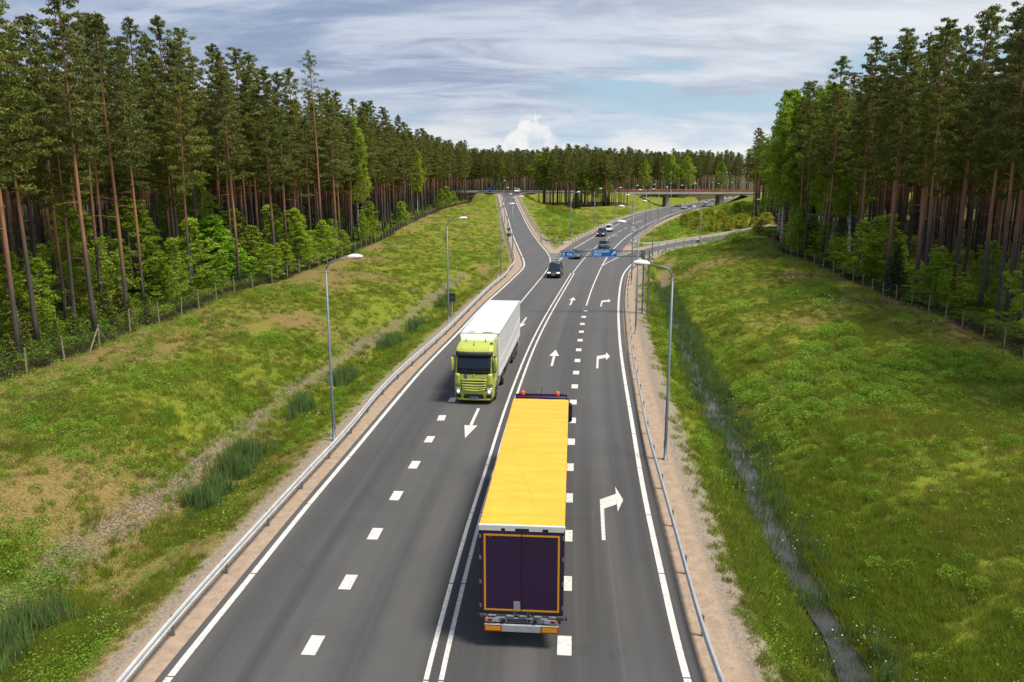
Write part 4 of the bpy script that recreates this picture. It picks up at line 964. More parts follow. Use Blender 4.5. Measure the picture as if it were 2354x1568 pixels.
def cab(root, pm, pm2, hero=True):
    P = {}
    m = MB(); rings = []
    for z, w in zip(ZK, WK):
        xs = [w * math.sin(t) for t in np.linspace(-math.pi / 2, math.pi / 2, 21)]
        rings.append([(-w, -2.28, z)] + [(x, Yf(x, z), z) for x in xs] + [(w, -2.28, z)])
    m.loft(rings); body = m.build('cab_body', pm, root, True)
    m = MB(); m.box(-1.26, -1.0, -1.95, -.85, .25, 1.15); m.box(1.0, 1.26, -1.95, -.85, .25, 1.15); m.build('wheel_arch', M_BLK, root)
    m = MB(); patch(m, -1.17, 1.17, 2.0, 3.36, .012, .03, .04, 15, 8); fr = m.build('windscreen_surround', M_BLK, root, True)
    m = MB(); patch(m, -1.06, 1.06, 2.22, 3.05, .022, .02, .03, 15, 6, 0, .03); m.build('windscreen', M_GLASS, root, True)
    m = MB(); patch(m, -1.12, 1.12, 3.08, 3.34, .10, .09, .02, 13, 3); m.build('sun_visor', M_BLK, root, True)
    m = MB()
    for a in (-.55, .25): m.tube([(a, Yf(a, 2.14) + .03, 2.14), (a + .62, Yf(a + .6, 2.34) + .045, 2.30)], .014, 5)
    m.build('wiper', M_BLK, root)
    m = MB(); patch(m, -.80, .80, .92, 1.66, .008, .02, .0, 11, 4); g = m.build('grille', M_DGREY if not hero else plain('grille_shadow_gap', (.10, .115, .02), .6), root, True)
    for k, (z, w, dp) in enumerate([(1.60, .82, .0), (1.44, .80, .02), (1.28, .78, .04), (1.13, .76, .06), (1.0, .72, .09)]):
        m = MB(); patch(m, -w, w, z - .045, z + .055, .05, .05, dp, 13, 3); m.build('slat', pm, g, True)
    for s in (-1, 1):
        a, b = sorted((s * .84, s * 1.17))
        m = MB(); patch(m, a, b, .76, 1.08, .016, .02, 0, 6, 3); hl = m.build('headlight', M_HLGLASS, root, True)
        m = MB(); xx = s * .98; m.revolve((xx, Yf(xx, .86) + .03, .86), 'y', [(-.02, .085), (.004, .08), (.01, .01)], 16); m.build('lamp', M_LAMPON, hl, True)
        a, b = sorted((s * .80, s * 1.14)); m = MB(); patch(m, a, b, .44, .66, .012, .02, 0, 5, 3); m.build('fog_lamp_recess', M_BLK, root)
        m = MB(); a, b = sorted((s * .88, s * 1.2)); patch(m, a, b, 1.2, 2.0, .03, .04, 0, 5, 5, 0, .03); m.build('corner_panel', pm, root, True)
        m = MB(); m.box(s * 1.30, s * 1.47, -.30, -.06, 2.12, 3.02, 0, .05); mr = m.build('mirror', pm, root, True)
        m = MB(); m.box(s * 1.285, s * 1.30, -.34, -.30, 2.15, 2.98); m.box(s * 1.31, s * 1.46, -.315, -.30, 2.16, 2.97); m.build('mirror_glass', M_GLASS, mr)
        m = MB(); m.tube([(s * 1.2, -.22, 3.06), (s * 1.4, -.18, 3.05)], .04, 6); m.tube([(s * 1.2, -.25, 2.08), (s * 1.4, -.18, 2.09)], .04, 6); m.build('mirror_arm', M_BLK, mr)
        m = MB(); m.box(s * 1.235, s * 1.262, -1.25, -.50, 2.12, 2.92, 0, .03); m.build('side_window', M_GLASS, root)
        m = MB(); m.box(s * 1.245, s * 1.268, -1.32, -.42, .95, 2.06, 0, .02); m.build('door_panel', pm, root)
        m = MB(); m.box(s * 1.13, s * 1.27, -.62, -.34, .92, 1.02, 0, .02); m.build('side_marker', M_AMBER, root)
        m = MB(); m.box(s * .80, s * .90, Yf(.85, 3.5) - .04, Yf(.85, 3.5) + .035, 3.46, 3.51); m.build('roof_lamp', M_HLGLASS, root)
    m = MB(); patch(m, -.66, .66, .40, .70, .014, .02, 0, 9, 3, 0, .08); m.build('bumper_intake', M_BLK, root)
    m = MB(); patch(m, -1.05, 1.05, .27, .38, .035, .05, 0, 11, 3); m.build('bumper_lip', pm, root, True)
    m = MB(); patch(m, -.27, .27, .40, .52, .05, .02, 0, 5, 2); pl = m.build('number_plate', plain('plate_pale_blue', (.30, .48, .75), .4), root)
    m = MB(); patch(m, .215, .27, .40, .52, .053, .01, 0, 2, 2); m.build('plate_band', M_BLUE, pl)
    if hero:
        t = text_mesh('548 KSO', .12, M_BLK, .42, .001); o = link('lettering', t, pl, (.25, Yf(0, .46) + .056, .425)); o.rotation_euler[2] = math.pi
        m = MB(); patch(m, .42, .60, 1.68, 1.98, .02, .02, 0, 3, 3); m.build('grey_badge_plate', M_SIGNBK, root)
        m = MB(); m.revolve((.0, Yf(0, 1.9) + .03, 1.9), 'y', [(-.02, .05), (.01, .045), (.012, .01)], 14); m.build('round_emblem', M_CHROME, root, True)
        m = MB(); patch(m, -.78, -.45, 1.72, 1.76, .02, .01, 0, 4, 2); m.build('badge_strip', M_CHROME, root)
        m = MB(); m.box(-.42, .36, -1.42, -1.02, 3.74, 3.83, 0, .05); h = m.build('roof_hatch', plain('hatch_tint', (.10, .10, .11), .3), root, True); h.rotation_euler[0] = R(8); h.location = (0, -.02, .16)
        for x, y, z in ((.66, -1.2, 3.78), (-.60, -1.15, 3.77), (.08, -.72, 3.63)):
            m = MB(); m.tube([(x, y, z - .05), (x, y, z + .05), (x, y - .02, z + .26)], [.05, .035, .008], 8); m.build('antenna', M_BLK, root)
        m = MB(); m.revolve((-1.0, -.95, 3.72), 'z', [(-.05, .07), (.06, .08), (.1, .03)], 12); m.build('horn', M_BLK, root, True)
        m = MB(); m.tube([(-1.15, -1.0, 3.52), (-1.12, -.9, 3.66), (-1.08, -1.25, 3.80)], .02, 6); m.build('roof_bar', M_CHROME, root)
    # wind deflector with side wings
    m = MB(); rg = []
    for y, zb_, zt_, w in ((-1.42, 3.80, 3.84, 1.02), (-1.75, 3.80, 3.95, 1.10), (-2.1, 3.80, 4.06, 1.20), (-2.28, 3.80, 4.09, 1.24)):
        rg.append([(-w, y, zb_), (-w * .98, y, zt_ - .02), (-w * .8, y, zt_), (w * .8, y, zt_), (w * .98, y, zt_ - .02), (w, y, zb_)])
    m.loft(rg); m.build('wind_deflector', pm2, root, False)
    # chassis, tank, steps
    m = MB(); m.box(-.45, .45, -6.2, -.9, .62, .95); m.build('chassis', M_DGREY, root)
    for s in (-1, 1):
        m = MB(); m.box(s * .72, s * 1.2, -4.0, -2.45, .45, 1.08, 0, .12); m.build('fuel_tank', M_CHROME if s < 0 else M_DGREY, root, True)
        wheel(root, s * 1.08, -1.42, .51, .33); wheel(root, s * .98, -5.1, .51, .56)
        m = MB(); rg = [[(s * .72, -5.1 + .66 * math.cos(t), .5 + .62 * math.sin(t)), (s * 1.24, -5.1 + .66 * math.cos(t), .5 + .62 * math.sin(t)), (s * 1.24, -5.1 + .63 * math.cos(t), .5 + .59 * math.sin(t)), (s * .72, -5.1 + .63 * math.cos(t), .5 + .59 * math.sin(t))] for t in np.linspace(.15, math.pi - .15, 9)]
        m.loft(rg); m.build('mudguard', M_BLK, root)
def running_gear(root, y0, name=None):
    """trailer chassis; y0 = y of the trailer rear, trailer runs to y0 + 13.6"""
    m = MB()
    for s in (-1, 1): m.box(s * .5, s * .62, y0 + .15, y0 + 12.6, .86, 1.14)
    for y in np.arange(y0 + .8, y0 + 12.5, 1.1): m.box(-1.1, 1.1, y - .04, y + .04, .98, 1.12)
    m.build('trailer_chassis', M_DGREY, root)
    for k in range(3):
        y = y0 + 2.2 + k * 1.31; m = MB(); m.cyl((0, y, .5), 'x', .07, 2.0, 8); m.build('axle', M_DGREY, root)
        for s in (-1, 1): wheel(root, s * 1.06, y, .5, .36)
    for s in (-1, 1):
        m = MB(); m.box(s * 1.20, s * 1.24, y0 + 6.2, y0 + 9.6, .55, 1.05, 0, .015); m.build('side_guard', M_DGREY, root)
        m = MB(); m.box(s * .85, s * 1.2, y0 + .9, y0 + .95, .25, 1.0); m.build('mud_flap', M_BLK, root)
        m = MB(); m.box(s * .80, s * .88, y0 + 10.6, y0 + 10.75, .15, 1.0); m.box(s * .72, s * .96, y0 + 10.5, y0 + 10.85, .10, .17); m.build('landing_leg', M_DGREY, root)

def green_truck():
    pm = paint('lime_green_paint', (.44, .50, .075), .38, 0, .45); pm2 = paint('pale_mint_paint', (.62, .74, .52), .35, 0, .5)
    r = empty('articulated_truck'); tag(r, 'lime green articulated truck with a white box trailer, driving towards the camera', 'truck')
    cab(r, pm, pm2, True)
    m_, T, b = new_mat('white_trailer_skin'); oc = T.node('ShaderNodeTexCoord').outputs['Object']; X, Y, Z = T.sep(oc)
    n = T.noise(oc, .8, 4, .6); c = T.mix(T.ramp(n, .3, .7), (.82, .82, .83), (.87, .87, .88))
    v = T.node('ShaderNodeVectorMath', operation='DISTANCE'); T.put(v.inputs[0], T.mapping(oc, sc=(1, .55, 1))); v.inputs[1].default_value = (.58, -1.75, 4.06)
    st = T.math('SUBTRACT', 1.0, T.ramp(T.math('ADD', v.outputs[1], T.math('MULTIPLY', n, .25)), .05, .62)); c = T.mix(T.math('MULTIPLY', st, .75), c, (.13, .11, .10))
    T.put(b.inputs['Base Color'], c); b.inputs['Roughness'].default_value = .28; b.inputs['Coat Weight'].default_value = .35
    yf, yr = -2.75, -16.35; w = 1.29
    m = MB(); m.box(-w, w, yr, yf, 1.15, 4.02, 0, .03); m.build('trailer_box', m_, r)
    m = MB()
    for s in (-1, 1): m.box(s * (w - .05), s * (w + .012), yr - .01, yf + .01, 3.97, 4.045, 0, .01); m.box(s * (w - .02), s * (w + .012), yr, yf, 1.12, 1.24)
    m.box(-w, w, yf - .03, yf + .015, 3.96, 4.05, 0, .01); m.box(-w, w, yr - .015, yr + .05, 3.96, 4.05, 0, .01)
    for y in np.arange(yr + .9, yf - .3, .95): m.box(-w + .06, w - .06, y - .012, y + .012, 4.018, 4.028)
    m.build('edge_trim', plain('trim_aluminium', (.62, .63, .64), .4, .5), r)
    m = MB(); m.box(-.95, .95, yf + .02, yf + .42, 2.6, 3.86, 0, .14); m.build('cooling_unit', plain('cooling_unit_white', (.76, .77, .80), .35), r, True)
    m = MB(); m.box(-.15, -.75, yf - .30, yf - .22, 4.03, 4.06); m.tube([(-.75, yf - .26, 4.05), (-.85, yf - .2, 4.05), (-.80, yf + .02, 3.98)], .012, 5); m.build('roof_cable', M_DGREY, r)
    for s in (-1, 1): m = MB(); m.box(s * 1.12, s * 1.22, yf - .01, yf + .035, 3.84, 3.91); m.build('marker_lamp', M_AMBER, r)
    running_gear(r, yr)
    m = MB(); m.box(-1.2, 1.2, yr + .1, yr + .2, .5, .66, 0, .02); m.build('rear_bumper', M_GALV, r)
    a = gp(1089, 921, .25); bk = gp(1158, 692.5, 4.03); 
    # rear top edge point gives the heading
    place(r, a[0], a[1], bk[0], bk[1]); r.location = (a[0], a[1], 0); return r
green_truck()

def orange_truck():
    pur = paint('dark_purple_paint', (.026, .005, .040), .6, 0, 0, .12)
    r = empty('articulated_truck'); tag(r, 'articulated truck with a yellow-orange tarpaulin roof and dark purple rear doors, seen from behind', 'truck')
    # local frame: rear of the trailer at y = 0, front of the trailer at 13.6
    cr_ = empty('tractor'); cr_.parent = r; cr_.location = (0, 13.6 + 2.85, 0); cab(cr_, pur, pur, False)
    for ch in list(cr_.children): ch.parent = r; ch.location = ch.location + cr_.location
    bpy.data.objects.remove(cr_)
    m = MB(); m.box(-1.2, 1.2, 13.95, 14.35, 3.83, 4.02, 0, .05); m.build('roof_light_bar', pur, r, True)
    for s in (-1, 1):
        m = MB(); m.revolve((s * .82 - .05, 14.2, 4.10), 'z', [(-.09, .10), (-.04, .11), (.10, .10), (.13, .05)], 14); m.build('beacon', plain('orange_beacon', (.75, .10, .02), .25), r, True)
        m = MB(); m.box(s * .82 + .06, s * .82 + .14, 14.15, 14.25, 4.02, 4.12); m.build('lamp_bracket', M_BLK, r)
    m = MB(); m.tube([(.02, 14.1, 4.0), (.02, 14.1, 4.5)], .012, 5); m.build('antenna', M_BLK, r)
    w = 1.275; ZT = 3.98
    # tarpaulin roof: cloth sagging between the bows
    m_, T, b = new_mat('orange_tarpaulin'); oc = T.node('ShaderNodeTexCoord').outputs['Object']
    n = T.noise(T.mapping(oc, sc=(.5, 2.0, 1)), 1.4, 4, .6, .5); n2 = T.noise(oc, 6, 3, .6)
    c = T.mix(T.ramp(n, .35, .68), (.90, .385, .020), (.93, .44, .035)); c = T.mix(T.math('MULTIPLY', T.ramp(n2, .55, .8), .25), c, (.94, .52, .11))
    T.put(b.inputs['Base Color'], c); b.inputs['Roughness'].default_value = .5; b.inputs['Coat Weight'].default_value = .1
    ny, nx = 220, 40; G = np.zeros((ny, nx, 3)); Yv = np.linspace(.02, 13.6, ny); Xv = np.linspace(-w, w, nx)
    XX, YY = np.meshgrid(Xv, Yv); Q = np.stack([XX.ravel(), YY.ravel()], 1)
    sag = .034 * (np.sin(YY * math.pi / .62) ** 2) * (1 - (XX / w) ** 4)
    cre = (XX - (.45 - (YY - 1.2) * .21)); crease = .03 * np.exp(-(cre / .035) ** 2) * ((YY > 1.2) & (YY < 6.6))
    wr = wob(Q * [1.0, .5], .45, 5).reshape(XX.shape) * .022 + wob(Q * [.6, 2.2], .9, 6).reshape(XX.shape) * .02
    ZZ = ZT + .03 - sag + crease + wr * (1 - (np.abs(XX) / w) ** 8) - .02 * (np.abs(XX) / w) ** 10
    G = np.stack([XX, YY, ZZ], -1); link('tarpaulin_roof', grid_mesh('tarpaulin_roof', G, m_), r)
    m = MB()
    for s in (-1, 1):
        rg = []
        for y in np.linspace(.03, 13.58, 80): d = .012 * math.sin(y * 9.1) + .008 * math.sin(y * 23); rg.append([(s * (w - .01), y, ZT + .012), (s * (w + .012), y, ZT), (s * (w + .014), y, ZT - .13 + d), (s * (w + .002), y, ZT - .13 + d)])
        m.loft(rg)
    m.build('tarpaulin_edge', m_, r)
    m = MB(); m.box(-w + .002, w - .002, .06, 13.58, 1.12, ZT - .02); m.build('side_curtain', pur, r)
    m = MB(); m.box(-w - .03, w + .03, -.05, .04, ZT - .055, ZT + .045, 0, .012)
    for a, b_ in ((-w, -.62), (-.50, -.20), (.22, .62), (.8, w)): m.box(a, b_, -.058, -.046, ZT - .13, ZT - .06)
    m.build('rear_header_rail', plain('header_white', (.68, .68, .67), .45, .1), r)
    m = MB(); m.box(-w, w, -.03, .055, 1.08, ZT - .058); m.build('rear_frame', M_BLK, r)
    yel = plain('reflective_yellow_tape', (.72, .33, .012), .45)
    for s in (-1, 1):
        a, b_ = (-w + .045, -.008) if s < 0 else (.008, w - .045)
        m = MB(); m.box(a, b_, -.052, -.031, 1.13, ZT - .15, 0, .006); dr = m.build('rear_door', pur, r)
        m = MB(); xo = s * (w - .155); t = .058; z0, z1 = 1.21, ZT - .24
        m.box(xo - t / 2, xo + t / 2, -.056, -.0525, z0, z1); lo, hi = sorted((xo - s * (t / 2 + .006), s * .015)); 
        for zz in (z0, z1 - t): m.box(lo, hi, -.056, -.0525, zz, zz + t)
        m.build('reflective_tape', yel, dr)
        m = MB()
        for q in range(2): xx = s * (.16 + q * .06); m.tube([(xx + s * .02, -.065, 1.10), (xx + s * .02, -.065, 1.24)], .014, 6); m.box(xx - .05, xx + .08, -.08, -.05, 1.06, 1.10)
        for zz in (1.3, 2.1, 2.9, 3.6): m.box(s * (w - .05), s * (w + .01), -.06, -.03, zz, zz + .12)
        m.build('lock_bar', M_GALVD, dr)
        m = MB(); m.box(s * (w - .2), s * (w + .02), -.14, .06, .98, 1.10, 0, .02); m.build('corner_buffer', M_DGREY, r)
    m = MB(); m.box(-.24, -.04, -.057, -.0525, 1.26, 1.54); m.build('grey_plate', plain('grey_notice', (.30, .31, .33), .5), r)
    m = MB(); m.box(-.96, -.93, -.057, -.0525, ZT - .33, ZT - .28); m.build('yellow_mark', yel, r)
    m = MB(); m.box(-w, w, -.02, .4, 1.02, 1.09); m.box(-1.12, 1.12, -.10, .02, .84, 1.0, 0, .015)
    for a in (-.9, -.35, .05, .5, .95): m.box(a - .12, a + .12, -.115, -.02, 1.03, 1.075, 0, .01)
    m.build('rear_crossbeam', plain('beam_grey', (.22, .24, .26), .5, .3, .25, 4), r)
    m = MB(); m.box(-.32, .18, -.112, -.10, .865, .985); m.build('number_plate', M_DGREY, r)
    m = MB(); 
    for x in (-.55, .42): m.revolve((x, -.11, .92), 'y', [(-.03, .065), (0, .06), (.01, .03)], 12)
    for x in (-.38, .24): m.box(x - .04, x + .04, -.118, -.10, .88, .97)
    m.build('coupling_socket', M_BLK, r)
    for s in (-1, 1):
        m = MB(); a, b_ = sorted((s * .70, s * 1.12)); m.box(a, b_, -.125, -.10, .86, .99, 0, .01); tl = m.build('tail_light', M_HLGLASS, r)
        m = MB(); m.box(s * .90, s * 1.02, -.132, -.1255, .88, .97); m.build('red_lens', M_REDL, tl)
        m = MB(); m.box(s * 1.04, s * 1.10, -.132, -.1255, .88, .97); m.build('amber_lens', M_AMBER, tl)
    m = MB(); m.box(-1.14, 1.14, -.16, -.06, .56, .79, 0, .012); bp = m.build('under_run_bar', plain('under_run_white', (.42, .44, .47), .5, .2, .12, 5), r)
    for s in (-1, 1):
        a, b_ = sorted((s * .60, s * 1.14)); m = MB(); m.box(a, b_, -.168, -.1605, .565, .785); q = m.build('marker_board', M_RED, bp)
        a, b_ = sorted((s * .635, s * 1.105)); m = MB(); m.box(a, b_, -.173, -.1685, .60, .75); m.build('yellow_field', yel, q)
        m = MB(); m.tube([(s * 1.15, -.02, 1.0), (s * 1.36, .0, .98)], .015, 5); m.box(s * 1.34, s * 1.40, -.05, .03, .95, 1.02); m.build('side_marker_arm', M_BLK, r)
    m = MB()
    for q in range(2): m.box(-.28 + q * .9 - .3, -.2 + q * .9 - .3, -.06, .3, .6, .9)
    m.build('bar_bracket', M_DGREY, r)
    running_gear(r, 0)
    tr = gp(1199, 1209, 4.0); tf = gp(1242, 923, 4.0)
    d = Vector((tf[0] - tr[0], tf[1] - tr[1])); print('trailer length', d.length)
    place(r, tf[0], tf[1], tr[0], tr[1]); r.location = (tr[0], tr[1], 0); return r
orange_truck()

def car(kind, col, label, px, py, f, facing, rear=False, metal=.3, pz=0.0, z=0.0, lights=False, headang=None):
    """px,py: image point of the near end of the car on the ground"""
    L, w, h, belt, hood, wb, r = {'van': (5.1, .965, 1.92, 1.12, 1.10, 3.2, .35), 'suv': (4.75, .95, 1.76, 1.08, 1.02, 2.75, .38), 'sedan': (4.85, .93, 1.46, .93, .86, 2.85, .34), 'mpv': (4.55, .92, 1.68, 1.02, .98, 2.75, .34)}[kind]
    pm = paint(label.split(' ')[0] + '_car_paint_' + kind, col, .3, metal, .8, .03)
    root = empty('parked_car' if False else 'car'); tag(root, label, 'car', 'cars on the motorway' if z == 0 else None)
    F, Bk = L / 2, -L / 2
    # body: stations (y, z_bottom, z_top, halfwidth)
    st = {'van': [(Bk, .42, belt, .93), (Bk + .1, .3, belt + .02, .99), (-1, .26, belt, 1), (1.0, .26, belt, 1), (F - 1.0, .26, belt - .02, 1), (F - .4, .28, hood - .12, .97), (F - .06, .30, hood - .34, .90), (F, .36, hood - .50, .82)],
          'suv': [(Bk, .45, belt - .05, .90), (Bk + .12, .32, belt, .97), (-1, .28, belt, 1), (.9, .28, belt - .02, 1), (F - .9, .28, hood, .98), (F - .25, .3, hood - .16, .93), (F, .38, hood - .34, .84)],
          'sedan': [(Bk, .42, belt - .06, .86), (Bk + .15, .3, belt + .02, .94), (-1, .24, belt, 1), (.9, .24, belt - .02, 1), (F - 1.0, .24, hood, .97), (F - .25, .26, hood - .2, .90), (F, .34, hood - .36, .78)],
          'mpv': [(Bk, .42, belt - .05, .90), (Bk + .12, .3, belt, .96), (-1, .25, belt, 1), (.9, .25, belt - .02, 1), (F - .9, .25, hood - .02, .97), (F - .22, .28, hood - .22, .91), (F, .36, hood - .42, .80)]}[kind]
    m = MB(); rg = []
    for y, zb_, zt_, k in st:
        W_ = w * k; rg.append([(-W_ * .90, y, zb_), (-W_, y, zb_ + .16), (-W_, y, zt_ - .22), (-W_ * .965, y, zt_ - .06), (-W_ * .88, y, zt_), (-W_ * .4, y, zt_ + .03), (W_ * .4, y, zt_ + .03), (W_ * .88, y, zt_), (W_ * .965, y, zt_ - .06), (W_, y, zt_ - .22), (W_, y, zb_ + .16), (W_ * .90, y, zb_)])
    m.loft(rg); m.build('body', pm, root, True)
    gh = {'van': ((Bk + .02, F - .62), (Bk + .16, F - 1.75)), 'suv': ((Bk + .15, F - 1.10), (Bk + .55, F - 2.0)), 'sedan': ((Bk + .55, F - 1.35), (Bk + 1.25, F - 2.25)), 'mpv': ((Bk + .05, F - .80), (Bk + .35, F - 1.75))}[kind]
    (b0, b1), (t0, t1) = gh; zr_ = h - .06
    def gring(t, off=0): # interpolate base->roof
        y0 = b0 + (t0 - b0) * t - off; y1 = b1 + (t1 - b1) * t + off; ww = w * (.90 - .14 * t) + off; zz = belt - .02 + (zr_ - belt + .02) * t
        return [(-ww, y0 + .06, zz), (-ww, y1 - .18, zz), (-ww * .8, y1, zz), (ww * .8, y1, zz), (ww, y1 - .18, zz), (ww, y0 + .06, zz), (ww * .85, y0, zz), (-ww * .85, y0, zz)]
    m = MB(); m.loft([gring(0), gring(1)]); m.build('window_glass', M_GLASS, root)
    m = MB(); q = gring(1, .012); rt = [(a * .93, b * .96, h) for a, b, c in q]; m.loft([[(a, b, zr_ - .035) for a, b, c in q], [(a, b, zr_ + .02) for a, b, c in q], rt]); m.build('roof', pm, root, True)
    m = MB()
    for s in (-1, 1):
        for (k0, k1) in ((2, 3) if s < 0 else (3, 2), (7, 6) if s < 0 else (6, 7)):
            i = k0; A, Bq = gring(0, .012)[i], gring(1, .012)[i]; m.tube([A, Bq], .04, 5)
        A0, A1 = gring(0, .008), gring(1, .008); ia, ib = (0, 1) if s < 0 else (5, 4)
        for t in (.36, .64):
            p0 = Vector(A0[ia]).lerp(Vector(A0[ib]), t); p1 = Vector(A1[ia]).lerp(Vector(A1[ib]), t); m.tube([p0, p1], .035, 5)
    m.build('pillars', pm, root)
    for s in (-1, 1):
        for y in (wb / 2, -wb / 2): wheel(root, s * (w - .12), y + (-.05 if kind == 'van' else 0), r, .23)
        m = MB(); m.box(s * (w + .02), s * (w + .2), F - 1.75 if kind != 'van' else F - 1.35, F - 1.62 if kind != 'van' else F - 1.22, belt + .02, belt + .2, 0, .03); m.build('mirror', pm if col[0] > .4 else M_BLK, root, True)
        m = MB(); a, b_ = sorted((s * w * .45, s * w * .84)); m.box(a, b_, F - .24, F - .045, hood - .42, hood - .26, 0, .03); hl = m.build('headlight', M_LAMPON if lights else M_HLGLASS, root, True)
        m = MB(); a, b_ = sorted((s * w * .62, s * w * .93)); m.box(a, b_, Bk - .012, Bk + .14, belt - .24, belt - .08, 0, .02); m.build('tail_light', M_REDL, root, True)
    m = MB(); m.box(-w * .42, w * .42, F - .12, F - .005, hood - .55, hood - .36, 0, .02); m.build('grille', M_BLK if kind != 'van' else M_CHROME, root)
    m = MB(); m.box(-w * .7, w * .7, F - .2, F + .01, .30, .42, 0, .03); m.box(-w * .75, w * .75, Bk - .01, Bk + .2, .34, .52, 0, .03); m.build('bumper_trim', M_BLK, root)
    m = MB(); m.box(-.26, .26, F - .02, F + .022, .42, .53); m.build('number_plate', M_PLATE, root)
    m = MB(); m.box(-.26, .26, Bk - .025, Bk + .02, .62, .73); m.build('number_plate', M_PLATE, root)
    if kind in ('van', 'suv'):
        m = MB()
        for s in (-1, 1): m.tube([(s * w * .66, t0 + .35, h + .0), (s * w * .66, t0 + .4, h + .05), (s * w * .66, t1 - .4, h + .05), (s * w * .66, t1 - .3, h + .0)], .018, 5)
        m.build('roof_rail', M_CHROME, root)
    x, y = gp(px, py, z); ang = headang if headang is not None else heading(f, y + 2)
    sx, sy = math.sin(ang), math.cos(ang)
    if facing: root.rotation_euler[2] = -ang + math.pi
    else: root.rotation_euler[2] = -ang
    root.location = (x + sx * L / 2, y + sy * L / 2, z + .005)
    return root
fCF = fY(CF)
car('van', (.012, .012, .014), 'black people carrier van with lit headlamps, just before the blue signs', 1271.5, 640.5, fCT, True, metal=.2, lights=True)
car('sedan', (.14, .17, .175), 'grey-green saloon car half hidden behind the small blue sign', 1320, 596.5, fCF, True, metal=.5, lights=True)
car('suv', (.16, .18, .155), 'silver-green estate car seen from behind, above the large blue sign', 1385.5, 575, fCF, False, metal=.5)
car('suv', (.012, .013, .016), 'black off-road car with lit headlamps, ahead of a white car', 1379, 545, fCF, True, metal=.2, lights=True)
car('mpv', (.75, .76, .76), 'white minivan following the black off-road car', 1396, 534, fCF, True, metal=0, lights=False)
car('sedan', (.66, .68, .70), 'white car driving away, short of the bridge', 1569.5, 481.5, fCF, False, metal=.1)
car('sedan', (.55, .57, .58), 'silver car coming towards the bridge from beyond it', 1620.5, 468.3, fCF, True, metal=.3)
car('sedan', (.76, .77, .77), 'white car farthest along the motorway, right of the bridge', 1704.5, 458.8, fCF, True, metal=0)
c_ = car('suv', (.74, .76, .80), 'white car with a dark rear window on the overpass road above the left ramp', 1188, 441, fCF, True, metal=0, z=DECK + .02, headang=.25); c_.location[1] = 337.5; c_.location[0] = 2.2

# ---------------------------------------------------------------- foliage shapes
def rand_dirs(n):
    v = rng.normal(size=(n, 3)); return v / np.linalg.norm(v, axis=1)[:, None]
def leaves(C, size, aspect=.6, flat=.0, up=None, jitter=.3):
    """C: (n,3) centres -> (n*4,3) leaf quads in random orientation; flat>0 keeps them level"""
    n = len(C); a = rand_dirs(n); a[:, 2] *= (1 - flat)
    if up is not None: a = a * (1 - up) + np.array([0, 0, 1.0]) * up
    a /= np.linalg.norm(a, axis=1)[:, None]; b = np.cross(a, rand_dirs(n)); b /= np.linalg.norm(b, axis=1)[:, None] + 1e-9
    s = size * (1 + jitter * (rng.random(n) * 2 - 1)); a *= (s * .5)[:, None]; b *= (s * .5 * aspect)[:, None]
    return np.stack([C - a, C + b * .9 - a * .1, C + a, C - b * .9 - a * .1], 1).reshape(-1, 3)
def blob(c, r, n, shell=.55):
    """n points in an ellipsoid, denser near its surface"""
    d = rand_dirs(n); q = (shell + (1 - shell) * rng.random(n)) ; return np.asarray(c) + d * np.asarray(r) * q[:, None]
def trunk_mb(h, r0, r1, lean=.0, n=9, rings=12, seed=0, flare=1.25, mb=None, z0=-.4, branches=0, bz=(.3, .6)):
    rd = random.Random(seed); m = mb or MB(); pts = []; rr = []; px = py = 0.0; ph = rd.random() * 6
    for k in range(rings + 1):
        t = k / rings; px = lean * t * h + .16 * math.sin(t * 4 + ph) * t; py = .13 * math.sin(t * 5.3 + ph * 2) * t
        pts.append((px, py, z0 if k == 0 else t * h)); rr.append((r0 + (r1 - r0) * t ** .9) * (flare if k == 0 else 1))
    m.tube(pts, rr, n); P = np.array(pts)
    def at(z): return np.array([np.interp(z, P[:, 2], P[:, 0]), np.interp(z, P[:, 2], P[:, 1]), z])
    for _ in range(branches):
        z = h * rd.uniform(*bz); a = rd.random() * 6.28; L = rd.choice([.35, .5, .6, 1.2, 1.9]); p = at(z); d = np.array([math.cos(a), math.sin(a), rd.uniform(-.1, .35)])
        q = p + d * L; m.tube([p, (p + q) / 2 + np.array([0, 0, .06 * L]), q], [.035 if L > 1 else .025, .022, .008], 5)
    return m, at
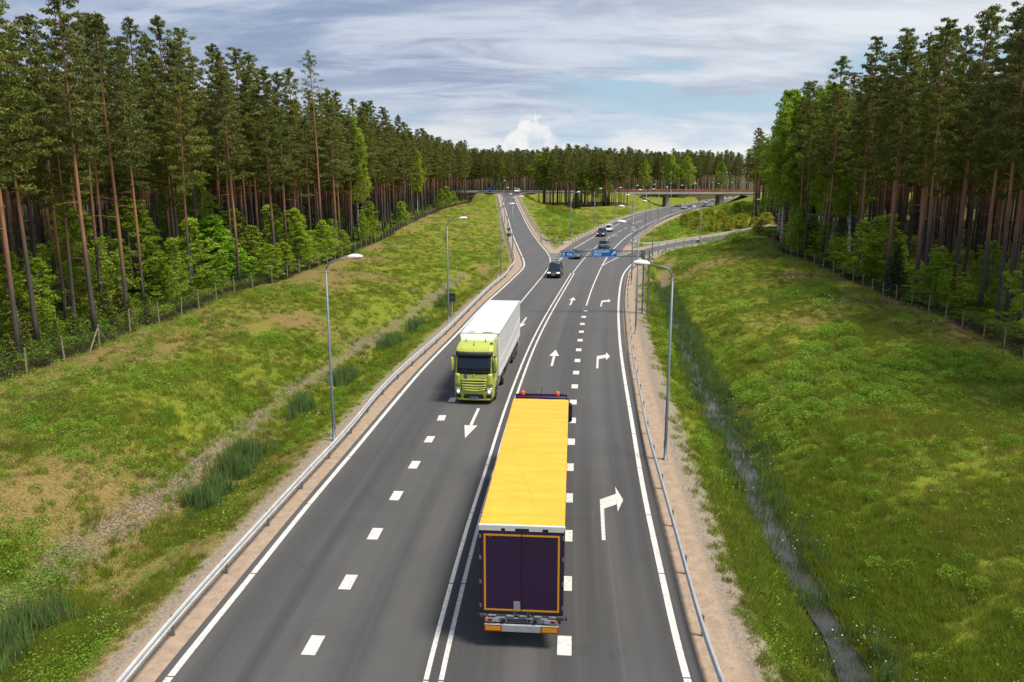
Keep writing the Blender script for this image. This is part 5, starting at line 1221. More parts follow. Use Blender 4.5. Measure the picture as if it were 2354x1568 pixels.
def pine_crown(h, at, seed, z0=.50, wid=2.5, dens=1.0, nb=46, needles=40, sparse=False):
    rd = random.Random(seed); C = []; m = MB(); H0 = h * z0; az = rd.random() * 6
    for k in range(nb):
        t = (k + rd.random() * .8) / nb; z = H0 + (h * .985 - H0) * t ** .92; az += 2.4 + rd.uniform(-.5, .5)
        L = wid * (1.0 - t) ** .55 * rd.uniform(.55, 1.18) + .35
        if t < .12: L *= rd.choice([.35, .6, .9])
        rise = rd.uniform(-.05, .22) + .6 * t ** 2.5; p = at(z); d = np.array([math.cos(az), math.sin(az), rise]); e = p + d * L; mid = p + d * L * .5 + np.array([0, 0, -.10 * L * (1 - t)])
        m.tube([p, mid, e], [.045 * (1.15 - t), .03 * (1.15 - t), .01], 4)
        nc = max(2, int(L * 2.1 * dens))
        for j in range(nc):
            s = (.34 + .66 * (j + rd.random() * .7) / nc); q = p + d * L * s + np.array([rd.uniform(-.3, .3) * L * .35, rd.uniform(-.3, .3) * L * .35, rd.uniform(-.1, .22)])
            rr = rd.uniform(.40, .70) * (1.0 - .25 * t); C.append(blob(q, (rr, rr, rr * rd.uniform(.34, .5)), needles if not sparse else needles // 2, .35))
    for j in range(4): q = at(h * (.985 - .02 * j)); C.append(blob(q + np.array([rd.uniform(-.15, .15), rd.uniform(-.15, .15), .1]), (.22, .22, .42), needles, .2))
    C = np.concatenate(C); return leaves(C, .30, .36, .1, up=.22), m
def broad_crown(h, at, seed, z0=.1, prof=None, ncl=120, per=60, rad=.6, size=.2, sq=.8, asp=.7):
    """clumps of leaves hung through a crown of the given radius profile prof(t)"""
    rd = random.Random(seed); C = []; m = MB(); H0 = h * z0; ph = rd.random() * 6; az = ph
    for k in range(ncl):
        t = ((k + rd.random()) / ncl) ** .9; z = H0 + (h - H0) * t; az += 2.4 + rd.uniform(-.4, .4); Rm = prof(t) * (1 + .34 * math.sin(az * 2 + z * .9 + ph) + rd.uniform(-.25, .3)); q = rd.uniform(.35, 1.0) ** .6 * Rm
        p = at(min(z, h * .97)); c = p + np.array([math.cos(az) * q, math.sin(az) * q, rd.uniform(-.3, .3) * rad]); r_ = rad * rd.uniform(.6, 1.25) * (1.08 - .5 * t)
        if q > .5: m.tube([p - np.array([0, 0, q * .35]), c], [.03 * (1.2 - t), .01], 3)
        C.append(blob(c, (r_, r_, r_ * sq), per, .4))
    C = np.concatenate(C); return leaves(C, size, asp, .25), m
def conifer_crown(h, at, seed, w=1.6, tiers=26, size=.26):
    rd = random.Random(seed); C = []; m = MB(); az = 0
    for k in range(tiers * 6):
        t = k / (tiers * 6); z = h * (.04 + .94 * t); az += 2.4; L = w * (1 - t) ** .85 * rd.uniform(.75, 1.1) + .08; p = at(z); n = max(8, int(34 * L)); s = rng.random(n) ** .7
        d = np.array([math.cos(az), math.sin(az), -.28]); C.append(p + d * (L * s)[:, None] + rng.normal(size=(n, 3)) * np.array([.1, .1, .06]) * (.5 + L * .5))
    return leaves(np.concatenate(C), size, .4, .3), m

PROTO = {}
def proto(key, trunk_m, bark, crown_V, leafm, limbs, limbmat):
    tm = trunk_m.mesh(key + '_trunk', bark, True); nq = len(crown_V) // 4; cm = quads_mesh(key + '_crown', crown_V, [leafm, limbmat])
    if limbs and limbs.v:
        # join the limbs into the crown mesh
        lv = np.array(limbs.v, dtype=np.float32); V = np.concatenate([np.asarray(crown_V, dtype=np.float32), lv]); lf = [f for f in limbs.f]
        lens = np.concatenate([np.full(nq, 4), [len(f) for f in lf]]).astype(np.int32)
        idx = np.concatenate([np.arange(nq * 4), np.concatenate([np.array(f) + nq * 4 for f in lf])]).astype(np.int32)
        bpy.data.meshes.remove(cm); cm = bpy.data.meshes.new(key + '_crown'); cm.vertices.add(len(V)); cm.vertices.foreach_set('co', V.ravel()); cm.loops.add(len(idx)); cm.loops.foreach_set('vertex_index', idx)
        st = np.concatenate([[0], np.cumsum(lens)[:-1]]).astype(np.int32); cm.polygons.add(len(lens)); cm.polygons.foreach_set('loop_start', st); cm.polygons.foreach_set('loop_total', lens)
        cm.materials.append(leafm); cm.materials.append(limbmat); cm.polygons.foreach_set('material_index', np.concatenate([np.zeros(nq), np.ones(len(lf))]).astype(np.int32)); cm.update(calc_edges=True)
    PROTO[key] = (tm, cm)
PINES = []
for i in range(7):
    z0 = [.44, .50, .40, .52, .46, .54, .47][i]; wid = [3.1, 2.8, 3.4, 2.7, 3.2, 2.6, 3.0][i]; h = 24.0
    tm, at = trunk_mb(h, .20, .045, [0, .006, -.007, .004, -.004, .009, -.01][i], seed=i, branches=9, bz=(.14, z0))
    cv, lb = pine_crown(h, at, i * 5 + 1, z0, wid, [1.0, .95, 1.05, .9, 1.0, .8, .95][i], [62, 56, 68, 54, 60, 50, 58][i])
    proto('pine%d' % i, tm, M_PINEB, cv, M_NEEDLE if i % 2 == 0 else M_NEEDLE2, lb, M_LIMB); PINES.append('pine%d' % i)
tm, at = trunk_mb(24, .19, .04, .004, seed=40, branches=14, bz=(.3, .62)); cv, lb = pine_crown(24, at, 77, .62, 2.3, .62, 40, 30, True); proto('lonepine', tm, M_PINEB, cv, M_NEEDLE2, lb, M_LIMB)
ov = lambda w: (lambda t: w * math.sin(math.pi * min(1, .12 + .86 * t)) ** .75 * (1.12 - .45 * t))
cone = lambda w: (lambda t: w * (1 - t) ** .75 * min(1, .45 + t * 4) + .12)
for i in range(3):
    tm, at = trunk_mb(20, .17, .03, [.004, -.006, .002][i], seed=60 + i); cv, lb = broad_crown(20, at, 61 + i, [.34, .28, .40][i], ov([2.3, 2.6, 2.1][i]), 230, 62, .62, .20, .95); proto('birch%d' % i, tm, M_BIRCHB, cv, M_BIRCHL, lb, M_LIMB)
for i in range(4):
    tm, at = trunk_mb(8, .06, .012, [.004, -.01, .008, 0][i], seed=70 + i, n=6); cv, lb = broad_crown(8, at, 71 + i, [.05, .08, .04, .1][i], lambda t, w=[1.5, 1.25, 1.7, 1.35][i], p=i: w * (1 - t) ** .6 * min(1, .4 + t * 3) * (1 + .35 * math.sin(t * 17 + p * 2)) + .15, 105, 52, .46, .15, .62); proto('sapling%d' % i, tm, M_BIRCHB, cv, M_BIRCHL, lb, M_LIMB)
tm, at = trunk_mb(8, .09, .02, 0, seed=80); cv, lb = broad_crown(8, at, 81, .03, ov(1.9), 150, 62, .55, .20, .6, .8); proto('maple', tm, M_LIMB, cv, M_BRIGHTL, lb, M_LIMB)
for i in range(2):
    tm, at = trunk_mb(7, .08, .012, 0, seed=85 + i); cv, lb = conifer_crown(7, at, 86 + i, [1.5, 1.2][i]); proto('spruce%d' % i, tm, M_LIMB, cv, M_SPRUCE, None, M_LIMB)
tm, at = trunk_mb(3.2, .05, .012, 0, seed=90, n=6); cv, lb = conifer_crown(3.2, at, 91, .95, 9, .26); proto('youngpine', tm, M_LIMB, cv, M_NEEDLE, None, M_LIMB)
for i in range(3):
    tm, at = trunk_mb(2.4, .05, .02, 0, seed=95 + i, n=5); cv, lb = broad_crown(2.6, at, 96 + i, .06, lambda t: 1.55 * math.sqrt(max(0, 1 - t * t)) + .1, 62, 60, .48, .17, .75); proto('bush%d' % i, tm, M_LIMB, cv, M_BUSHL, lb, M_LIMB)
    cv2, lb2 = broad_crown(2.6, at, 196 + i, .06, lambda t: 1.45 * math.sqrt(max(0, 1 - t * t)) + .1, 62, 60, .46, .16, .75); proto('greenbush%d' % i, trunk_mb(2.4, .05, .02, 0, seed=95 + i, n=5)[0], M_LIMB, cv2, M_BIRCHL, lb2, M_LIMB)

def tree(kind, name, x, y, h_scale, label, cat, group=None, wscale=None, rz=None, lean=0.0):
    tm, cm = PROTO[kind]; r = empty(name, (x, y, hz(x, y) - .05), random.random() * 6.28 if rz is None else rz); tag(r, label, cat, group)
    r.rotation_euler[0] = random.gauss(0, .012); r.rotation_euler[1] = random.gauss(0, .012)
    w = wscale or h_scale; r.scale = (w, w, h_scale)
    if lean: r.rotation_euler[1] = lean; r.rotation_euler[2] = 0
    link('trunk', tm, r); link('crown', cm, r); return r

# ---------------------------------------------------------------- forests
def occupied(P, taken, dmin):
    return len(taken) and np.min(np.hypot(*(np.array(taken) - P).T)) < dmin
def scatter(n, xr, yr, ok, dmin, taken):
    out = []; tries = 0
    cell = {}
    for p in taken: cell.setdefault((int(p[0] // dmin), int(p[1] // dmin)), []).append(p)
    while len(out) < n and tries < n * 12:
        tries += 1; p = (random.uniform(*xr), random.uniform(*yr))
        if not ok(*p): continue
        k = (int(p[0] // dmin), int(p[1] // dmin))
        if any(math.hypot(p[0] - q[0], p[1] - q[1]) < dmin for i in (-1, 0, 1) for j in (-1, 0, 1) for q in cell.get((k[0] + i, k[1] + j), [])): continue
        cell.setdefault(k, []).append(p); out.append(p)
    return out
def top_h(x, y, py):
    """height of something standing at (x, y) whose top is seen at image row py"""
    dy = -(py - 784) / FPX; s = (-math.sin(PITCH) + dy * math.cos(PITCH)) / (math.cos(PITCH) + dy * math.sin(PITCH)); return CAM_H + s * y - hz(x, y)
front = []   # (x, y, h, kind, lean)
# front rows measured in the photograph: base pixel, top pixel row
frL = [(87, 793, -25, 0), (137, 722, 30, 1), (-10, 760, -10, 2), (30, 700, 5, 4), (262, 648, 35, 2), (272, 640, 40, 0), (200, 640, 28, 4), (345, 610, 40, 3), (418, 648, 38, 1), (458, 640, 60, 0), (440, 655, 95, 5), (386, 620, 75, 2), (512, 600, 98, 1), (575, 622, 110, 4), (597, 618, 150, 5), (606, 610, 122, 2), (660, 596, 165, 3), (690, 578, 158, 0), (772, 590, 230, 1), (812, 560, 262, 2), (842, 548, 258, 6), (868, 540, 283, 0), (880, 536, 290, 4), (906, 520, 285, 3), (930, 512, 300, 2), (948, 500, 306, 1), (970, 496, 318, 0), (1010, 484, 325, 4), (1040, 478, 330, 6)]
for px, py, ty, k in frL:
    x, y = gp(px, py, NAT); x = min(x, float(fFL(y)) - 1.2); front.append((x, y, top_h(x, y, ty), 'pine%d' % k, 'L'))
x, y = gp(735, 600, NAT); front.append((float(fFL(y)) - 1.5, y, top_h(x, y, 116), 'lonepine', 'L'))
frR = [(2362, 660, -60, 0), (2310, 738, -40, 2), (2322, 700, -20, 4), (2250, 716, 20, 1), (2215, 640, 10, 6), (2160, 600, 40, 3), (2105, 668, 62, 0), (2085, 610, 75, 2), (2040, 640, 62, 4), (2012, 600, 120, 1), (2188, 690, 20, 5), (2130, 640, 65, 6), (1968, 560, 130, 3), (1936, 545, 165, 5), (1990, 570, 150, 0), (1728, 500, 293, 3), (1738, 498, 300, 1), (1812, 560, 205, 0), (1832, 565, 210, 6)]
for px, py, ty, k in frR:
    x, y = gp(px, py, NAT)
    if px > 1780: x = max(x, float(fFR(y)) + 1.2 + (5 if px < 1995 else 0))
    front.append((x, y, top_h(x, y, ty), 'pine%d' % k, 'R'))
for px, py, ty, k in [(1290, 474, 345, 3), (1298, 475, 350, 0), (1305, 477, 332, 2), (1318, 479, 352, 1), (1270, 472, 345, 6), (1333, 473, 348, 4), (1366, 474, 350, 0), (1372, 473, 352, 5), (1385, 473, 347, 2), (1250, 470, 350, 1), (1400, 471, 346, 3), (1422, 470, 352, 6)]:
    x, y = gp(px, py, NAT); front.append((x, y, top_h(x, y, ty), 'pine%d' % k, 'M'))
taken = [(f[0], f[1]) for f in front]
okL = lambda x, y: x < float(fFL0(np.clip(y, 20, 330))) - 2.0 and x < -16
lx = np.arange(0, 700, 1.0); tFL = fFL(lx); tFR = fFR(lx)
okL = lambda x, y: x < tFL[int(y)] - 2.0
okR = lambda x, y: x > tFR[int(y)] + 2.0 + (4 if y > 150 else 0)
vis = lambda x, y: abs(x) < .70 * y + 14
pts = []
def add(P, side): pts.extend((x, y, side) for x, y in P)
P1 = scatter(1500, (-190, -15), (34, 350), lambda x, y: okL(x, y) and vis(x, y) and x > tFL[int(y)] - 100, 3.3, taken); add(P1, 'L')
P2 = scatter(900, (34, 160), (38, 200), lambda x, y: okR(x, y) and vis(x, y) and x < tFR[int(y)] + 85, 3.3, taken); add(P2, 'R')
mainR = np.array([float(fML(v)) for v in lx]); mR2 = np.array([float(fMR(v)) for v in lx])
P3 = scatter(3000, (-280, 330), (346, 540), lambda x, y: vis(x, y) and not (42 < x < mR2[int(y)] + 12 and y < 394) and not (mainR[int(y)] - 10 < x < mR2[int(y)] + 12), 3.6, taken); add(P3, 'F')
P4 = scatter(60, (11, 46), (288, 320), lambda x, y: bool(in_poly(np.array([[x, y]]), FM)[0]), 3.2, taken); add(P4, 'M')
P5 = scatter(420, (64, 190), (212, 324), lambda x, y: bool(in_poly(np.array([[x, y]]), FI)[0]), 3.8, taken); add(P5, 'I')
def score(p):
    x, y, s = p
    dep = {'L': tFL[int(y)] - x, 'R': x - tFR[int(y)], 'F': (y - 353) * .8, 'M': (y - 288) * .4, 'I': 6}[s]
    return math.hypot(x, y) * .55 + dep * 2.6
allp = sorted(pts, key=score); N_IND = 300 - len(front)
ind, rest = allp[:N_IND], allp[N_IND:]
AREA = {'L': 'left of the road', 'R': 'right of the road', 'M': 'of the ramp wedge', 'F': 'beyond the overpass', 'I': 'before the right ramp'}
cnt = {}
ORD = ['nearest', 'second', 'third', 'fourth', 'fifth', 'sixth', 'seventh', 'eighth', 'ninth', 'tenth', 'eleventh', 'twelfth', 'thirteenth', 'fourteenth', 'fifteenth', 'sixteenth', 'seventeenth', 'eighteenth', 'nineteenth', 'twentieth', 'twenty-first', 'twenty-second', 'twenty-third', 'twenty-fourth', 'twenty-fifth', 'twenty-sixth', 'twenty-seventh', 'twenty-eighth', 'twenty-ninth', 'thirtieth', 'thirty-first']
for x, y, h, k, s in sorted(front, key=lambda f: f[1]):
    n = cnt.get(s, 0); cnt[s] = n + 1; h = max(15, min(31, h))
    lab = 'lone thin pine with a sparse crown standing above the left forest edge' if k == 'lonepine' else '%s tall pine from the camera in the front row %s' % (ORD[n], AREA[s])
    tree(k, 'pine_tree', x, y, h / 24.0, lab, 'pine tree', 'tall pines of the forest', wscale=.95 + .1 * random.random())
for x, y, s in ind:
    h = random.uniform(18.5, 26.5) if s == 'L' else random.uniform(21, 26) if s == 'R' else random.uniform(19, 22.5)
    if s == 'R': h = min(h + 1.5, 21.5 + max(0, (150 - y)) * .06 + random.uniform(-1, 2.5))
    tree(random.choice(PINES), 'pine_tree', x, y, h / 24.0, 'tall pine behind the front row %s' % AREA[s], 'pine tree', 'pines inside the forest ' + AREA[s], wscale=random.uniform(.8, 1.05))

# ---------------------------------------------------------------- instancing of what nobody could count
def joined(keys):
    """one mesh per prototype (trunk + crown), kept out of the scene"""
    out = []
    for k in keys:
        tm, cm = PROTO[k]; vs = []; fs = []; mi = []; mats = []; b = 0
        nv = [len(me.vertices) for me in (tm, cm)]; co_ = []; li = []; ls = []; lt = []; mm = []; vb = lb_ = 0
        for me in (tm, cm):
            a = np.empty(len(me.vertices) * 3, np.float32); me.vertices.foreach_get('co', a); co_.append(a)
            i = np.empty(len(me.loops), np.int32); me.loops.foreach_get('vertex_index', i); li.append(i + vb)
            t = np.empty(len(me.polygons), np.int32); me.polygons.foreach_get('loop_total', t); lt.append(t)
            q = np.empty(len(me.polygons), np.int32); me.polygons.foreach_get('material_index', q); mm.append(q + len(mats))
            mats += list(me.materials); vb += len(me.vertices)
        co_ = np.concatenate(co_); li = np.concatenate(li); lt = np.concatenate(lt); mm = np.concatenate(mm)
        me = bpy.data.meshes.new(k + '_whole'); me.vertices.add(len(co_) // 3); me.vertices.foreach_set('co', co_); me.loops.add(len(li)); me.loops.foreach_set('vertex_index', li)
        me.polygons.add(len(lt)); me.polygons.foreach_set('loop_start', np.concatenate([[0], np.cumsum(lt)[:-1]]).astype(np.int32)); me.polygons.foreach_set('loop_total', lt)
        for m_ in mats: me.materials.append(m_)
        me.polygons.foreach_set('material_index', mm); me.update(calc_edges=True); out.append(bpy.data.objects.new(k + '_source', me))
    return out
def strewn(name, P, scl, rotz, idx, sources, label, cat, tilt=.0):
    """kind = stuff: sources instanced on the vertices of a point mesh"""
    P = np.asarray(P, np.float32); n = len(P); me = bpy.data.meshes.new(name); me.vertices.add(n); me.vertices.foreach_set('co', P.ravel())
    a = me.attributes.new('scl', 'FLOAT_VECTOR', 'POINT'); S = np.asarray(scl, np.float32); S = np.repeat(S[:, None], 3, 1) if S.ndim == 1 else S; a.data.foreach_set('vector', S.astype(np.float32).ravel())
    a = me.attributes.new('rot', 'FLOAT_VECTOR', 'POINT'); rv = np.stack([rng.normal(size=n) * tilt, rng.normal(size=n) * tilt, rotz], 1).astype(np.float32); a.data.foreach_set('vector', rv.ravel())
    a = me.attributes.new('pick', 'INT', 'POINT'); a.data.foreach_set('value', np.asarray(idx, np.int32))
    o = link(name, me); tag(o, label, cat, None, 'stuff')
    g = bpy.data.node_groups.new(name + '_nodes', 'GeometryNodeTree'); g.interface.new_socket('Geometry', in_out='INPUT', socket_type='NodeSocketGeometry'); g.interface.new_socket('Geometry', in_out='OUTPUT', socket_type='NodeSocketGeometry')
    gi = g.nodes.new('NodeGroupInput'); go = g.nodes.new('NodeGroupOutput'); ip = g.nodes.new('GeometryNodeInstanceOnPoints'); g2i = g.nodes.new('GeometryNodeGeometryToInstance')
    for s in reversed(sources):
        oi = g.nodes.new('GeometryNodeObjectInfo'); oi.inputs['Object'].default_value = s; oi.inputs['As Instance'].default_value = True
        g.links.new(oi.outputs['Geometry'], g2i.inputs[0])
    def attr(nm, ty):
        n_ = g.nodes.new('GeometryNodeInputNamedAttribute'); n_.data_type = ty; n_.inputs[0].default_value = nm; return n_.outputs[0]
    g.links.new(gi.outputs[0], ip.inputs['Points']); g.links.new(g2i.outputs[0], ip.inputs['Instance']); ip.inputs['Pick Instance'].default_value = True
    g.links.new(attr('pick', 'INT'), ip.inputs['Instance Index']); g.links.new(attr('scl', 'FLOAT_VECTOR'), ip.inputs['Scale'])
    e = g.nodes.new('FunctionNodeEulerToRotation'); g.links.new(attr('rot', 'FLOAT_VECTOR'), e.inputs[0]); g.links.new(e.outputs[0], ip.inputs['Rotation'])
    g.links.new(ip.outputs[0], go.inputs[0]); md = o.modifiers.new('strew', 'NODES'); md.node_group = g; return o

Pr = np.array([(x, y) for x, y, s in rest]); Zr = hzs(Pr)
bk = np.where(Pr[:, 1] > 440, 1.06, 1.0) * np.array([{'L': 23, 'R': 23.5, 'F': 21.3, 'M': 20, 'I': 21}[s] for _, _, s in rest]) / 24 * rng.uniform(.88, 1.08, len(rest)); w = rng.uniform(.85, 1.1, len(rest))
strewn('far_forest', np.column_stack([Pr, Zr - .1]), np.stack([w, w, bk], 1), rng.random(len(rest)) * 6.28, rng.integers(0, len(PINES), len(rest)), joined(PINES), 'mass of far pines forming the wood beyond and behind the front rows', 'forest')

# deciduous trees, each measured in the photograph
def dec(kind, name, px, py, ty, label, group, w=1.0, z=NAT, cat='birch tree', nat_h=None, side=None):
    x, y = gp(px, py, z)
    if side == 'L': x = min(x, float(fFL(y)) - 1.0)
    if side == 'R': x = max(x, float(fFR(y)) + 1.0)
    h = top_h(x, y, ty); s = h / nat_h; return tree(kind, name, x, y, s, label, cat, group, wscale=w)
GY = 'young birches along the left forest edge'
for px, py, ty, k, w, lb in [(168, 712, 462, 0, 1.25, 'tall young birch with pale stem left of its twin at the left forest edge'), (212, 722, 480, 2, 1.2, 'young birch with a white stem right of the tallest one, left forest edge'), (112, 690, 560, 1, 1.0, 'low young birch behind the nearest left pines'), (312, 690, 450, 3, 1.35, 'tall narrow young birch in the middle of the left thicket'), (352, 686, 498, 0, 1.1, 'young birch leaning on the right of the tall narrow one'), (396, 672, 560, 1, .85, 'small bushy birch in front of the maple-like tree'), (418, 662, 545, 2, .9, 'light green small birch with a white stem by the fence'), (50, 720, 590, 3, 1.1, 'young birch at the far left edge of the picture'), (250, 700, 570, 1, .95, 'low young birch between the two tall thicket birches'), (622, 644, 560, 0, .85, 'single young birch by the fence, right of the bright tree'), (655, 632, 555, 3, .8, 'slim young birch second right of the bright tree'), (690, 624, 520, 1, .9, 'airy young birch among the middle left trunks'), (722, 612, 528, 2, .85, 'round young birch by the left fence'), (745, 602, 505, 0, .9, 'tallest small birch right of the lone pine foot'), (775, 596, 520, 3, .8, 'young birch close behind the fence near the lone pine'), (620, 600, 470, 2, .9, 'pale young birch deeper between the pine trunks'), (803, 586, 528, 1, .8, 'low bright birch before the guardrail bend, left wood'), (940, 520, 462, 0, 1.0, 'bright sapling where the left wood comes near the ramp'), (1075, 478, 428, 2, 1.2, 'broad bright sapling at the ramp end of the left wood'), (1055, 482, 434, 1, 1.1, 'bright sapling second from the ramp end of the left wood'), (1092, 474, 440, 3, 1.1, 'last low sapling of the left wood beside the ramp')]:
    dec('sapling%d' % k, 'birch_tree', px, py, ty, lb, GY, w * 1.35, nat_h=8, side='L')
dec('maple', 'maple_tree', 500, 652, 492, 'bright leafy tree with glossy broad leaves, right end of the left thicket', None, 1.5, cat='maple tree', nat_h=8, side='L')
dec('maple', 'maple_tree', 530, 650, 560, 'low leafy bush-like tree leaning right of the bright broad-leaved tree', None, 1.2, cat='maple tree', nat_h=8, side='L')
dec('birch1', 'aspen_tree', 462, 628, 388, 'tall bright yellow-green tree behind the left thicket, among pine trunks', None, .85, cat='aspen tree', nat_h=20, side='L')
dec('birch0', 'aspen_tree', 400, 622, 395, 'second yellow-green tree half hidden behind pine trunks, left thicket', None, .7, cat='aspen tree', nat_h=20, side='L')
dec('birch0', 'birch_tree', 826, 560, 262, 'tall light green birch rising between the left pines', None, 1.0, nat_h=20, side='L')
dec('birch2', 'birch_tree', 960, 500, 345, 'pale birch crown near the far end of the left wood', None, .9, nat_h=20, side='L')
for px, py, ty, k, w, lb in [(1790, 566, 200, 0, 1.15, 'leftmost tall birch with a white stem at the right forest edge'), (1813, 570, 215, 1, 1.2, 'tall birch with a bent white stem, second at the right forest edge'), (1884, 584, 188, 2, 1.3, 'tall bright birch with the spotted white stem, right forest edge'), (1850, 575, 235, 1, 1.1, 'birch with a dense crown between two white-stemmed ones, right'), (1765, 552, 258, 0, 1.1, 'birch at the left tip of the right forest edge'), (1948, 606, 330, 2, .95, 'slender bright green birch before the dark right pines'), (1910, 594, 300, 0, 1.0, 'leafy birch just left of the slender one, right forest edge'), (1870, 560, 250, 1, 1.2, 'birch crown filling the right forest edge behind the white stems')]:
    dec('birch%d' % k, 'birch_tree', px, py, ty, lb, 'birches along the right forest edge', w * 1.45, nat_h=20, side='R')
for px, py, ty, k, w, lb in [(2140, 708, 610, 0, 1.1, 'leafy young birch by the right fence, among pine trunks'), (2165, 690, 600, 2, 1.2, 'second young birch near the right fence, deeper in'), (1975, 640, 505, 1, 1.0, 'small birch where the right pines begin'), (2010, 640, 545, 3, 1.0, 'low green birch at the foot of the right pines'), (1900, 600, 510, 2, 1.0, 'low leafy birch under the white-stemmed ones'), (1830, 588, 490, 1, 1.0, 'small birch in shade at the right forest edge'), (1925, 612, 545, 0, .9, 'small dark green birch at the right fence')]:
    dec('sapling%d' % k, 'birch_tree', px, py, ty, lb, 'young birches along the right forest edge', w * 1.4, nat_h=8, side='R')
dec('spruce0', 'spruce_tree', 2056, 668, 560, 'dark small spruce between two pine trunks on the right', None, 1.15, cat='spruce tree', nat_h=7, side='R')
dec('spruce1', 'spruce_tree', 1860, 585, 468, 'dark spruce behind the white birch stems on the right', None, 1.3, cat='spruce tree', nat_h=7, side='R')
dec('spruce1', 'spruce_tree', 1393, 473, 440, 'dark small spruce at the right end of the wedge trees', None, 1.3, cat='spruce tree', nat_h=7)
dec('spruce0', 'spruce_tree', 1323, 477, 430, 'dark spruce in the middle of the wedge trees', None, 1.4, cat='spruce tree', nat_h=7)
dec('youngpine', 'pine_sapling', 1742, 556, 505, 'small thin pine standing alone at the right ramp guardrail', None, 1.9, cat='pine sapling', nat_h=3.2, z=1.0)
for px, py, ty, k, w, lb in [(1238, 469, 352, 0, 1.5, 'leftmost bright birch of the wedge trees'), (1262, 470, 348, 1, 1.4, 'second bright birch of the wedge trees'), (1330, 473, 362, 2, 1.1, 'narrow birch in the middle of the wedge trees'), (1348, 474, 395, 0, 1.1, 'lower birch right of the wedge pines'), (1388, 473, 357, 1, 1.3, 'big bright birch at the right of the wedge trees'), (1368, 474, 420, 2, .9, 'small birch under the wedge pines')]:
    dec('birch%d' % k, 'birch_tree', px, py, ty, lb, 'birches among the wedge trees', w, nat_h=20)
for px, ty, k, w, lb in [(1540, 354, 0, 1.5, 'bright birch crown in the far wood over the bridge'), (1575, 358, 1, 1.6, 'broad bright birch crown in the far wood, mid bridge'), (1432, 370, 2, 1.3, 'pale birch in the far wood left of the bridge'), (1655, 372, 0, 1.4, 'bright birch in the far wood over the right pier'), (1150, 368, 1, 1.2, 'pale birch in the far wood above the ramp top'), (1255, 360, 2, 1.4, 'pale birch in the far wood behind the wedge trees'), (1480, 366, 1, 1.1, 'slim pale birch in the far wood, left part of bridge')]:
    y = 354.0 if px < 1400 else 391.0; x = (px - 1176.5) / FPX * (y * math.cos(PITCH) + 2.4); tree('birch%d' % k, 'birch_tree', x, y, top_h(x, y, ty) / 20, lb, 'birch tree', 'birches in the far wood', w)
# low leaf trees filling the edge under the pines
for i in range(46):
    left_ = i < 26; y = random.uniform(52, 150) if left_ else random.uniform(56, 128); o_ = random.uniform(1.2, 7)
    x = float(fFL(y)) - o_ if left_ else float(fFR(y)) + o_; s = random.uniform(.45, 1.0)
    tree('sapling%d' % random.randint(0, 3), 'birch_tree', x, y, s, 'low leafy birch in the undergrowth at the %s forest edge' % ('left' if left_ else 'right'), 'birch tree', 'low birches of the %s undergrowth' % ('left' if left_ else 'right'), s * random.uniform(1.1, 1.7))
# bushes
BG = 'bushes on the grass between motorway and right ramp'
for i, (px, py, ty, k, w) in enumerate([(1575, 520, 492, 'bush0', 1.15), (1600, 516, 484, 'bush1', 1.3), (1628, 512, 480, 'bush2', 1.3), (1655, 514, 484, 'bush0', 1.2), (1602, 524, 500, 'bush1', 1.1), (1640, 526, 500, 'bush2', 1.1), (1670, 524, 498, 'bush1', 1.2), (1700, 520, 492, 'bush0', 1.3), (1720, 508, 486, 'bush2', 1.3), (1690, 502, 466, 'greenbush0', 1.3), (1668, 498, 470, 'greenbush1', 1.4), (1722, 500, 470, 'greenbush2', 1.5), (1745, 506, 474, 'greenbush0', 1.5), (1760, 514, 488, 'bush1', 1.3), (1705, 494, 462, 'greenbush1', 1.5), (1735, 522, 500, 'bush2', 1.2), (1590, 508, 490, 'bush2', 1.1), (1755, 500, 455, 'greenbush2', 1.8)]):
    x, y = gp(px, py, .8); h = top_h(x, y, ty)
    tree(k, 'bush', x, y, h / 2.6, '%s %s bush %s, from the left, right of the motorway' % (ORD[i] if i else 'first', 'yellow-green' if k[0] == 'b' else 'grey-green', 'in the front' if py > 507 else 'in the back'), 'bush', BG, w)
for i, (px, py, w) in enumerate([(1262, 489, 1.0), (1274, 491, 1.1), (1286, 492, 1.2), (1296, 496, 1.2), (1306, 493, 1.1), (1303, 498, .9), (1268, 494, .9), (1290, 488, 1.0)]):
    x, y = gp(px, py, 1.2); tree('bush%d' % (i % 3), 'bush', x, y, .55 * w, '%s yellow-green low bush, counted from the left, before the wedge trees' % (ORD[i] if i else 'first'), 'bush', 'low bushes before the wedge trees', w * .9)

# ---------------------------------------------------------------- undergrowth, grass, weeds, reeds
def src(name, V, mats, k=4): return bpy.data.objects.new(name, quads_mesh(name, V, mats, k=k))
def blades(n, h, w, spread, lean=.5, droop=.3):
    a = rng.random(n) * 6.28; r = spread * np.sqrt(rng.random(n)); b = np.stack([r * np.cos(a), r * np.sin(a), np.zeros(n) - .03], 1); az = rng.random(n) * 6.28; hh = h * rng.uniform(.55, 1.1, n); l = lean * rng.random(n)
    d = np.stack([np.cos(az) * l, np.sin(az) * l, np.ones(n)], 1); d /= np.linalg.norm(d, axis=1)[:, None]; s = np.stack([-np.sin(az + 1.3), np.cos(az + 1.3), np.zeros(n)], 1) * (w * .5); tip = b + d * hh[:, None]; mid = b + d * (hh * .55)[:, None]
    tip[:, :2] += np.stack([np.cos(az), np.sin(az)], 1) * (hh * droop * .4)[:, None]
    return np.stack([b - s, b + s, mid + s * .8, mid - s * .8, mid - s * .8, mid + s * .8, tip + s * .15, tip - s * .15], 1).reshape(-1, 3)
